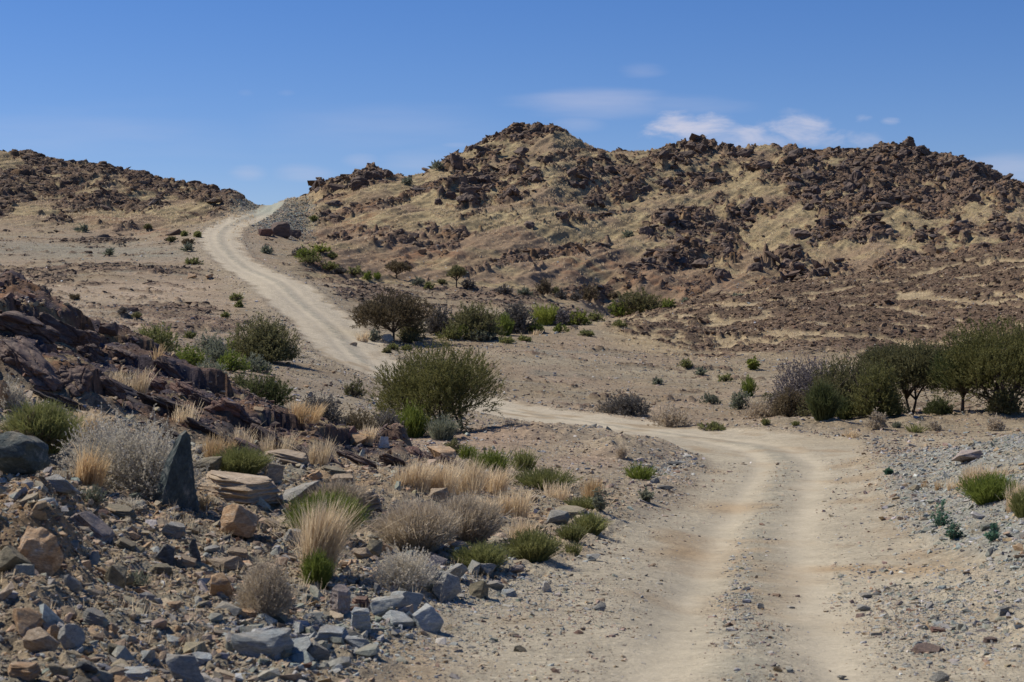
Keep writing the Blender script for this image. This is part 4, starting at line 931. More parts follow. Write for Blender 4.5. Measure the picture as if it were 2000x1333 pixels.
# ------------------------------------------------------------------ plants
def mat_leaf(name, c1, c2, trans=0.35):
    m, nt, N, L = nodes(name)
    out = N('ShaderNodeOutputMaterial'); mix = N('ShaderNodeMixShader'); d = N('ShaderNodeBsdfPrincipled'); t = N('ShaderNodeBsdfTranslucent')
    d.inputs['Roughness'].default_value = 0.7; d.inputs['Specular IOR Level'].default_value = 0.2
    g = N('ShaderNodeNewGeometry'); oi = N('ShaderNodeObjectInfo'); tc = N('ShaderNodeTexCoord')
    nz = N('ShaderNodeTexNoise'); nz.inputs['Scale'].default_value = 2.5; L(g.outputs['Position'], nz.inputs['Vector'])
    ad = N('ShaderNodeMath'); ad.operation = 'MULTIPLY_ADD'; L(g.outputs['Random Per Island'], ad.inputs[0]); ad.inputs[1].default_value = 0.6
    mm = N('ShaderNodeMapRange'); mm.inputs[1].default_value = 0.3; mm.inputs[2].default_value = 0.7; mm.inputs[3].default_value = 0; mm.inputs[4].default_value = 0.4
    L(nz.outputs['Fac'], mm.inputs[0]); L(mm.outputs[0], ad.inputs[2])
    mx = N('ShaderNodeMix'); mx.data_type = 'RGBA'; L(ad.outputs[0], mx.inputs[0]); mx.inputs[6].default_value = (*c1, 1); mx.inputs[7].default_value = (*c2, 1)
    v = N('ShaderNodeMapRange'); v.inputs[3].default_value = 0.85; v.inputs[4].default_value = 1.15; L(oi.outputs['Random'], v.inputs[0])
    vm = N('ShaderNodeVectorMath'); vm.operation = 'SCALE'; L(mx.outputs[2], vm.inputs[0]); L(v.outputs[0], vm.inputs['Scale'])
    L(vm.outputs[0], d.inputs['Base Color']); L(vm.outputs[0], t.inputs['Color'])
    mix.inputs[0].default_value = trans; L(d.outputs[0], mix.inputs[1]); L(t.outputs[0], mix.inputs[2]); L(mix.outputs[0], out.inputs[0])
    return m
ML = {
 'acacia': mat_leaf('acacia_leaves', (.092, .100, .032), (.240, .220, .080)),
 'olive': mat_leaf('olive_leaves', (.100, .102, .045), (.235, .215, .100)),
 'darkgreen': mat_leaf('dark_green_leaves', (.060, .080, .028), (.14, .15, .058)),
 'brown': mat_leaf('brown_olive_leaves', (.11, .088, .052), (.22, .17, .10)),
 'greydark': mat_leaf('grey_twigs', (.10, .092, .078), (.25, .225, .19), .15),
 'purple': mat_leaf('purple_grey_twigs', (.15, .128, .122), (.30, .262, .25), .15),
 'bright': mat_leaf('bright_green_stems', (.110, .150, .025), (.270, .305, .070)),
 'green': mat_leaf('fresh_green_stems', (.135, .150, .045), (.30, .295, .115)),
 'yellowgreen': mat_leaf('yellow_green_leaves', (.16, .19, .03), (.34, .36, .08)),
 'greygreen': mat_leaf('grey_green_leaves', (.13, .145, .095), (.29, .30, .215)),
 'pale': mat_leaf('pale_grey_leaves', (.42, .375, .29), (.74, .68, .56), .35),
 'dry': mat_leaf('dry_twigs', (.33, .27, .19), (.64, .54, .40), .35),
 'straw': mat_leaf('straw_blades', (.52, .40, .25), (.86, .72, .50), .5),
 'ochre': mat_leaf('ochre_straw_blades', (.46, .32, .16), (.74, .56, .33), .45),
 'teal': mat_leaf('blue_green_leaves', (.045, .115, .070), (.13, .235, .155), .3),
 'bark': mat_leaf('bark', (.060, .045, .034), (.12, .09, .07), 0.0),
 'paletwig': mat_leaf('pale_twigs', (.23, .19, .15), (.38, .33, .27), 0.0),
}
def unit(v): return v/np.maximum(np.linalg.norm(v, axis=-1, keepdims=True), 1e-9)
def ribbons(P, W, rnd=None):
    """P (n,k,3) centre lines, W (n,k) widths -> flat strips"""
    n, k, _ = P.shape
    T = unit(P[:, -1]-P[:, 0]); r_ = unit(rng.normal(size=(n, 3))) if rnd is None else rnd
    S = unit(np.cross(T, r_))[:, None]
    V = np.stack([P-S*W[..., None]/2, P+S*W[..., None]/2], 2).reshape(-1, 3)
    b = (np.arange(n)*k*2)[:, None]; i = np.arange(k-1)*2
    q = np.stack([b+i, b+i+1, b+i+3, b+i+2], -1).reshape(-1, 4)
    return V, q
def prisms(P, W):
    """thicker stems: four-sided tubes"""
    n, k, _ = P.shape
    T = unit(P[:, -1]-P[:, 0]); r_ = unit(rng.normal(size=(n, 3))); A = unit(np.cross(T, r_)); B = np.cross(T, A)
    ring = [(A*math.cos(t)+B*math.sin(t)) for t in np.arange(5)*2*math.pi/5]
    V = np.stack([P+R_[:, None]*W[..., None]/2 for R_ in ring], 2).reshape(-1, 3)
    b = (np.arange(n)*k*5)[:, None, None]; i = (np.arange(k-1)*5)[None, :, None]; j = np.arange(5)[None, None]
    q = np.stack([b+i+j, b+i+(j+1) % 5, b+i+5+(j+1) % 5, b+i+5+j], -1).reshape(-1, 4)
    return V, q
def leaves(Cn, A, l, w):
    """diamond leaves at Cn along A"""
    n = len(Cn); S = unit(np.cross(A, unit(rng.normal(size=(n, 3)))))
    l = np.broadcast_to(l, (n,))[:, None]; w = np.broadcast_to(w, (n,))[:, None]
    V = np.stack([Cn, Cn+A*l*.45+S*w*.5, Cn+A*l, Cn+A*l*.45-S*w*.5], 1).reshape(-1, 3)
    return V, np.arange(n*4).reshape(-1, 4)
def curve(P0, P1, bend, k=5):
    """(n,3) start, end, bend vector -> (n,k,3)"""
    t = np.linspace(0, 1, k)[None, :, None]
    return P0[:, None]*(1-t)+P1[:, None]*t+bend[:, None]*(4*t*(1-t))*0.5
def join(parts):
    Vs, Fs, b = [], [], 0
    for V, q in parts: Vs.append(V); Fs.append(q+b); b += len(V)
    return np.concatenate(Vs), np.concatenate(Fs)
def dome_dirs(n, lo=0.02, hi=1.0):
    a = rng.uniform(0, 2*np.pi, n); c = rng.uniform(lo, hi, n); s = np.sqrt(1-c*c)
    return np.stack([np.cos(a)*s, np.sin(a)*s, c], -1)
def lumpy(Dr, k, seed):
    a = np.arctan2(Dr[:, 1], Dr[:, 0]); return 1-.06+.45*fbm(np.cos(a)*1.1+seed, np.sin(a)*1.1+Dr[:, 2]*1.6, 3, seed % 97)+.16*fbm(a*3+seed, Dr[:, 2]*5, 2, seed % 91)
# every builder gets real half width R, height H, the length of one photo pixel there (m) and a fullness
def make_bush(R, H, pxm, seed, leafmat, stemmat='bark', lo=0.05, full=1.0, lift=0.0, leaf=(4.2, 1.7), up_=0.45, open_=0.3):
    """rounded shrub: forked stems inside, sprays of small leaves outside. -> foliage, stems"""
    area = (2*R/pxm)*(H/pxm); N = int(np.clip(area*0.85*full, 500, 30000)); per = 9; ns = max(60, N//per)
    Dr = dome_dirs(ns, lo); L_ = lumpy(Dr, 4, seed)
    rr = rng.uniform(0, 1, ns)**(open_)*.86+.06
    k_ = 5; lo_ = np.stack([rng.uniform(-.42, .42, k_)*R, rng.uniform(-.35, .35, k_)*R, np.zeros(k_)], -1); lo_[0] *= .3
    ls = np.stack([rng.uniform(.48, .68, k_), rng.uniform(.48, .68, k_), rng.uniform(.62, 1.0, k_)], -1); ls[0] = (.72, .72, 1.0); li = rng.integers(0, k_, ns)
    Cn = lo_[li]+Dr*np.array([R, R, H-lift])*ls[li]*(L_*rr)[:, None]; Cn[:, 2] += lift
    dirs = unit(unit(Dr*np.array([1, 1, 1.0]))+np.array([0, 0, up_])+rng.normal(size=(ns, 3))*.45)
    sl = rng.uniform(.5, 1.3, ns)*min(.16*H+.04, .40)*1.0
    sl = np.maximum(sl, 5*pxm)
    Pe = Cn+dirs*sl[:, None]
    tw, tq_ = ribbons(curve(Cn, Pe, rng.normal(size=(ns, 3))*.04*sl[:, None], 3), np.tile(np.array([.8, .6, .2])*pxm*1.1, (ns, 1)))
    t = rng.uniform(.05, 1, (ns, per)); pos = Cn[:, None]+dirs[:, None]*(sl[:, None]*t)[..., None]
    ax = unit(dirs[:, None]+rng.normal(size=(ns, per, 3))*.75)
    lv, lq = leaves(pos.reshape(-1, 3), ax.reshape(-1, 3), leaf[0]*pxm*rng.uniform(.6, 1.3, ns*per), leaf[1]*pxm)
    fol = join([(tw, tq_), (lv, lq)])
    nm = int(np.clip(10+R*6, 8, 26)); base = np.concatenate([rng.normal(size=(nm, 2))*R*.06, np.zeros((nm, 1))-.05], 1)
    De = dome_dirs(nm, .25); en = De*np.array([R, R, H])*.8
    mn = prisms(curve(base, en, np.array([[0, 0, .18*H]])+rng.normal(size=(nm, 3))*.05*R, 6), np.tile(np.linspace(1, .25, 6)*max(.03*H, pxm*1.6), (nm, 1)))
    idx = rng.integers(0, nm, nm*5); tt_ = rng.uniform(.3, .9, nm*5)[:, None]
    s0 = base[idx]*(1-tt_)+en[idx]*tt_+np.array([[0, 0, .18*H]])*2*tt_*(1-tt_); s1 = Cn[rng.integers(0, ns, nm*5)]
    k_ = np.linalg.norm(s1-s0, axis=1) < R*.9
    br = prisms(curve(s0[k_], s1[k_], rng.normal(size=(k_.sum(), 3))*.05*R, 4), np.tile(np.linspace(.6, .2, 4)*max(.018*H, pxm), (k_.sum(), 1)))
    return fol, join([mn, br])
def make_broom(R, H, pxm, seed, spread=.75, full=1.0, dens=.30, wid=1.3, twigs=4):
    """upright shrub or tuft of many thin stems fanning from the base. -> blades"""
    area = (2*R/pxm)*(H/pxm); n = int(np.clip(area*dens*full/4, 90, 9000))
    a = rng.uniform(0, 2*np.pi, n); q = rng.uniform(0, 1, n)**.6
    base = np.stack([np.cos(a)*q*R*.45, np.sin(a)*q*R*.45, np.zeros(n)-.03], -1)
    hh = H*(.35+.70*rng.beta(2.5, 1.8, n))*(1-.35*q**2)*(1+.25*fbm(np.cos(a)*q*2.2+seed, np.sin(a)*q*2.2, 2, seed % 83))
    end = np.stack([np.cos(a)*q*R*(.45+.55*spread)+rng.normal(size=n)*R*.18, np.sin(a)*q*R*(.45+.55*spread)+rng.normal(size=n)*R*.18, hh], -1)
    P = curve(base, end, np.array([[0, 0, .08*H]])+rng.normal(size=(n, 3))*.04*H, 5)
    W = np.tile(np.array([1, .95, .8, .6, .2])*wid*pxm, (n, 1))
    out = [ribbons(P, W)]
    if twigs:
        m = n*twigs; i = rng.integers(0, n, m); t = rng.uniform(.3, .95, m)[:, None]
        s0 = base[i]*(1-t)+end[i]*t+np.array([[0, 0, .08*H]])*2*t*(1-t); dd = unit(end[i]-base[i]); s1 = s0+unit(dd+rng.normal(size=(m, 3))*.45)*(H*rng.uniform(.08, .2, m))[:, None]
        out.append(ribbons(curve(s0, s1, rng.normal(size=(m, 3))*.01*H, 3), np.tile(np.array([.8, .8, .3])*wid*pxm, (m, 1))))
    return join(out)
def make_grass(R, H, pxm, seed, full=1.0, lean=(.25, 0), wid=.85, arch=.5):
    """tuft of dry blades with seed heads"""
    area = (2*R/pxm)*(H/pxm); n = int(np.clip(area*.13*full, 50, 4200))
    a = rng.uniform(0, 2*np.pi, n); q = rng.uniform(0, 1, n)**.7
    cl = rng.uniform(-1, 1, (9, 2))*.55; ci = rng.integers(0, 9, n)
    base = np.stack([cl[ci, 0]*R+np.cos(a)*q*R*.22, cl[ci, 1]*R*.8+np.sin(a)*q*R*.22, np.zeros(n)-.03], -1)
    ck = rng.uniform(.65, 1.0, 9)[ci]; hh = H*ck*(.25+.85*rng.beta(2.2, 2.0, n))
    sp = hh*rng.exponential(.22, n)*arch*1.5
    end = base+np.stack([np.cos(a)*sp+cl[ci, 0]*R*.35*hh/H+lean[0]*hh*rng.uniform(-.2, 1, n), np.sin(a)*sp+lean[1]*hh, hh], -1)
    P = curve(base, end, np.stack([-np.cos(a)*sp*.25-lean[0]*.1*hh, -np.sin(a)*sp*.25, .10*hh], -1)+rng.normal(size=(n, 3))*.035*H, 6)
    W = np.tile(np.array([1, .9, .75, .55, .85, .3])*wid*pxm, (n, 1))
    return ribbons(P, W)
def make_leafy(R, H, pxm, seed):
    n = 16; Dr = dome_dirs(n, .3); base = np.zeros((n, 3)); end = Dr*np.array([R, R, H])
    st = ribbons(curve(base, end, rng.normal(size=(n, 3))*.05*H, 4), np.tile(np.array([1, .9, .8, .5])*pxm*1.5, (n, 1)))
    m = n*26; i = rng.integers(0, n, m); t = rng.uniform(.2, 1, m)[:, None]; pos = end[i]*t
    lv = leaves(pos, unit(end[i]*.3+rng.normal(size=(m, 3))*np.array([1, 1, .5])*H), pxm*rng.uniform(5, 9, m), pxm*3.4)
    return join([lv]), st
def make_tree(R, H, pxm, seed, trunk_h, low=0.0, ntr=1, lean=0.0, full=1.0, leaf=(4.0, 1.5), lobes=6, flat=.5, hang=.2):
    """low thorn tree: forked trunk, arching limbs, crown of lobes made of feathery sprays. -> crown, trunk"""
    ch = H-trunk_h
    lob = []
    for k in range(lobes):
        a = 2*math.pi*k/lobes+rng.uniform(-.4, .4); q = rng.uniform(.42, .62)
        lob.append((math.cos(a)*q*R, math.sin(a)*q*R, trunk_h+ch*(rng.uniform(.32, .62)-low*(.25 if k % 2 else .08)), R*rng.uniform(.42, .55), ch*rng.uniform(.34, .46)))
    lob.append((0, 0, trunk_h+ch*.60, R*.55, ch*.42))
    lob = np.array(lob); lob[:, 0] += lean*R
    area = (2*R/pxm)*(H/pxm); N = int(np.clip(area*.85*full, 2500, 60000)); per = 10; ns = N//per
    i = rng.integers(0, len(lob), ns); Dr = unit(rng.normal(size=(ns, 3))); Dr[:, 2] = np.where(Dr[:, 2] < -.35, -Dr[:, 2], Dr[:, 2])
    rr = rng.uniform(0, 1, ns)**.30
    Cn = lob[i, :3]+Dr*np.stack([lob[i, 3], lob[i, 3], lob[i, 4]], -1)*(rr*(1+.45*fbm(Dr[:, 0]*2+i*3.1, Dr[:, 2]*2+Dr[:, 1]*2, 3, seed % 89)))[:, None]
    Cn[:, 2] = np.maximum(Cn[:, 2], trunk_h*.55+.02*rng.normal(size=ns))
    out_ = unit(Cn-np.array([lean*R, 0, trunk_h+.1*ch])); dirs = unit(out_*1.0+np.array([0, 0, .45])+rng.normal(size=(ns, 3))*.38)
    droop = (out_[:, 2] < .15)[:, None]*np.array([0, 0, -.55]); dirs = unit(dirs+droop*hang*3)
    sl = np.maximum(rng.uniform(.6, 1.5, ns)*.075*H, 6*pxm); Pe = Cn+dirs*sl[:, None]
    tw = ribbons(curve(Cn, Pe, rng.normal(size=(ns, 3))*.06*sl[:, None], 3), np.tile(np.array([.9, .7, .25])*pxm, (ns, 1)))
    t = rng.uniform(.05, 1, (ns, per)); pos = Cn[:, None]+dirs[:, None]*(sl[:, None]*t)[..., None]
    ax = unit(dirs[:, None]+rng.normal(size=(ns, per, 3))*.6)
    lv = leaves(pos.reshape(-1, 3), ax.reshape(-1, 3), leaf[0]*pxm*rng.uniform(.6, 1.3, ns*per), leaf[1]*pxm)
    crown = join([tw, lv])
    # trunk and limbs
    parts = []; tops = []
    for k in range(ntr):
        bx = rng.normal()*R*.04*(ntr > 1)+(k-(ntr-1)/2)*R*.10; tx = bx+lean*R*.4+(k-(ntr-1)/2)*R*.16+rng.normal()*R*.04
        b = np.array([[bx, 0, -.15]]); e_ = np.array([[tx, rng.normal()*R*.05, trunk_h*1.05]]); tops.append(e_[0])
        parts.append(prisms(curve(b, e_, np.array([[rng.normal()*.10*trunk_h, 0, 0]]), 7), np.linspace(1.25, .8, 7)[None]*max(.055*H/math.sqrt(ntr), 3*pxm)))
    tops = np.array(tops); s0 = tops[rng.integers(0, ntr, len(lob))]; s1 = lob[:, :3]
    parts.append(prisms(curve(s0, s1, np.stack([rng.normal(size=len(lob))*.06*R, rng.normal(size=len(lob))*.06*R, .10*ch+0*lob[:, 0]], -1), 6), np.tile(np.linspace(1, .45, 6)*max(.032*H, 2.4*pxm), (len(lob), 1))))
    m = len(lob)*11; j = np.arange(m) % len(lob); t = rng.uniform(.35, 1, m)[:, None]; a0 = s0[j]*(1-t)+s1[j]*t; Dq = unit(rng.normal(size=(m, 3))+np.array([0, 0, .3]))
    a1 = lob[j, :3]+Dq*np.stack([lob[j, 3], lob[j, 3], lob[j, 4]], -1)*.85; a1[:, 2] = np.maximum(a1[:, 2], trunk_h*.6)
    parts.append(prisms(curve(a0, a1, rng.normal(size=(m, 3))*.05*R, 5), np.tile(np.linspace(.8, .25, 5)*max(.013*H, 1.3*pxm), (m, 1))))
    return crown, join(parts)
def put(px, py, w, h, style, label, mat, cat='shrub', group=None, name='shrub', dmin=12.0, d=None, **kw):
    """plant whose base meets the ground at that pixel of the photo, w x h photo pixels large"""
    if d is None: p = hit(px, py, dmin)
    else: x = (px-CX)/F*d; p = np.array([x, d, float(zat(x, d))])
    if style == 'bush': w *= 1.14; h *= 1.04
    elif style == 'broom': w *= 1.22 if px > 150 else 1.1; h *= 1.10 if px > 150 else 1.0
    elif style == 'grass': h *= 1.12; w *= 1.08
    s = p[1]/F; R_, H_ = w*s/2, h*s; pxm = max(s, .0042); seed = int(px*7+py)
    p[1] += R_*.25 if name != 'tree' else R_*.1
    p[2] = float(zat(p[0], p[1]))-.02*H_
    root = bpy.data.objects.new(name, None); 
    if style in ('bush', 'tree', 'leafy'):
        C.objects.link(root); root.location = p; root.empty_display_size = .2
        if style == 'bush': f_, s_ = make_bush(R_, H_, pxm, seed, mat, **kw)
        elif style == 'tree': f_, s_ = make_tree(R_, H_, pxm, seed, kw.pop('th')*H_, **kw)
        else: f_, s_ = make_leafy(R_, H_, pxm, seed)
        pn = ('crown', 'trunk') if style == 'tree' else ('foliage', 'stems')
        link(pn[0], mesh_np(pn[0], *f_, ML[mat]), root)
        link(pn[1], mesh_np(pn[1], *s_, ML['bark' if mat not in ('pale', 'dry', 'purple', 'teal') else 'paletwig']), root)
        o = root
    else:
        f_ = make_broom(R_, H_, pxm, seed, **kw) if style == 'broom' else make_grass(R_, H_, pxm, seed, **kw)
        o = link(name, mesh_np(name, *f_, ML[mat]), None, p); o.rotation_euler = (0, 0, 0)
    tag(o, label, cat, group); return o
G = dict(cat='grass tuft', name='grass_tuft')
# --- trees
put(848, 848, 258, 176, 'tree', 'broad feathery olive green thorn tree between the two stretches of road', 'acacia', 'tree', name='tree', d=60, th=.06, low=1.0, lobes=11, ntr=4, full=2.8)
put(765, 668, 158, 96, 'tree', 'umbrella shaped tree with a bare dark trunk beside the upper road', 'brown', 'tree', name='tree', dmin=95, th=.18, low=.5, lobes=9, full=1.9)
put(1962, 806, 250, 180, 'tree', 'tallest dark green tree at the right edge', 'acacia', 'tree', name='tree', dmin=70, th=.09, low=.8, ntr=3, lobes=11, full=2.6)
put(1785, 808, 215, 140, 'tree', 'grey green spreading tree with a light forked trunk in the right grove', 'olive', 'tree', name='tree', dmin=70, th=.2, low=.5, ntr=2, lobes=11, full=2.6)
put(1880, 806, 130, 128, 'tree', 'narrow green tree between the spreading tree and the tallest one', 'darkgreen', 'tree', name='tree', dmin=70, th=.22, low=.4, lobes=10, full=2.6)
put(2050, 802, 160, 170, 'tree', 'green tree cut off by the right edge', 'darkgreen', 'tree', name='tree', dmin=70, th=.10, low=.8, lobes=8, full=2.0)
put(1660, 814, 195, 134, 'bush', 'rounded brown olive tree reaching to the ground at the left of the grove', 'olive', 'tree', name='tree', dmin=70, full=1.5)
put(1568, 808, 150, 108, 'bush', 'purple grey twiggy bush at the left end of the right grove', 'purple', dmin=70, full=1.2)
put(1700, 814, 120, 110, 'bush', 'olive tree with leaves to the ground between the rounded tree and the spreading one', 'acacia', 'tree', name='tree', dmin=70, full=1.5)
put(1838, 812, 70, 34, 'bush', 'low dark bush filling the shade between the trunks of the grove', 'darkgreen', dmin=72, full=1.3)
put(1970, 812, 90, 50, 'bush', 'dark olive bush under the tallest tree', 'olive', dmin=72, full=1.4)
put(1545, 815, 90, 60, 'bush', 'grey green bush in front of the purple grey bush', 'brown', dmin=68, full=1.2)
put(1610, 820, 58, 74, 'broom', 'dark green upright bush in front of the rounded tree of the grove', 'darkgreen', dmin=70, dens=.5)
put(1652, 820, 46, 44, 'broom', 'low dark green bush at the foot of the grove', 'darkgreen', dmin=70, dens=.5)
put(1735, 812, 80, 46, 'bush', 'dark undergrowth bush in the shade under the grey green tree', 'darkgreen', dmin=70)
put(935, 660, 120, 78, 'bush', 'large olive bush with a feathery top in the middle of the green wash', 'olive', 'tree', name='tree', dmin=118, full=1.5)
put(1010, 652, 84, 62, 'bush', 'dark grey thorny bush right of the large olive bush', 'greydark', dmin=118, full=1.4)
put(856, 656, 66, 60, 'bush', 'grey brown bush between the umbrella tree and the large olive bush', 'greydark', dmin=118, full=1.4)
put(808, 662, 60, 50, 'bush', 'dark olive bush touching the right side of the umbrella tree', 'olive', dmin=110, full=1.2)
put(1250, 611, 112, 46, 'bush', 'wide olive brown bush at the foot of the steep hill', 'olive', 'tree', name='tree', dmin=150, full=1.4)
put(1206, 620, 54, 30, 'bush', 'bright green low bush left of the wide olive brown one', 'bright', dmin=150)
put(1308, 602, 26, 16, 'bush', 'small green bush at the right end of the wide olive brown bush', 'bright', dmin=150)
put(892, 562, 34, 38, 'tree', 'small solitary round topped tree on the slope behind the wash', 'olive', 'tree', name='tree', dmin=150, th=.32, lobes=4)
put(775, 546, 52, 30, 'tree', 'low spreading tree at the foot of the steep hill', 'brown', 'tree', name='tree', dmin=150, th=.28, lobes=5)
put(515, 706, 150, 88, 'bush', 'dense dark green round bush beside the upper road', 'olive', 'tree', name='tree', dmin=75, full=1.7)
put(306, 690, 104, 54, 'bush', 'broad green bush behind the crest of the dark crag', 'green', dmin=60, full=1.4)
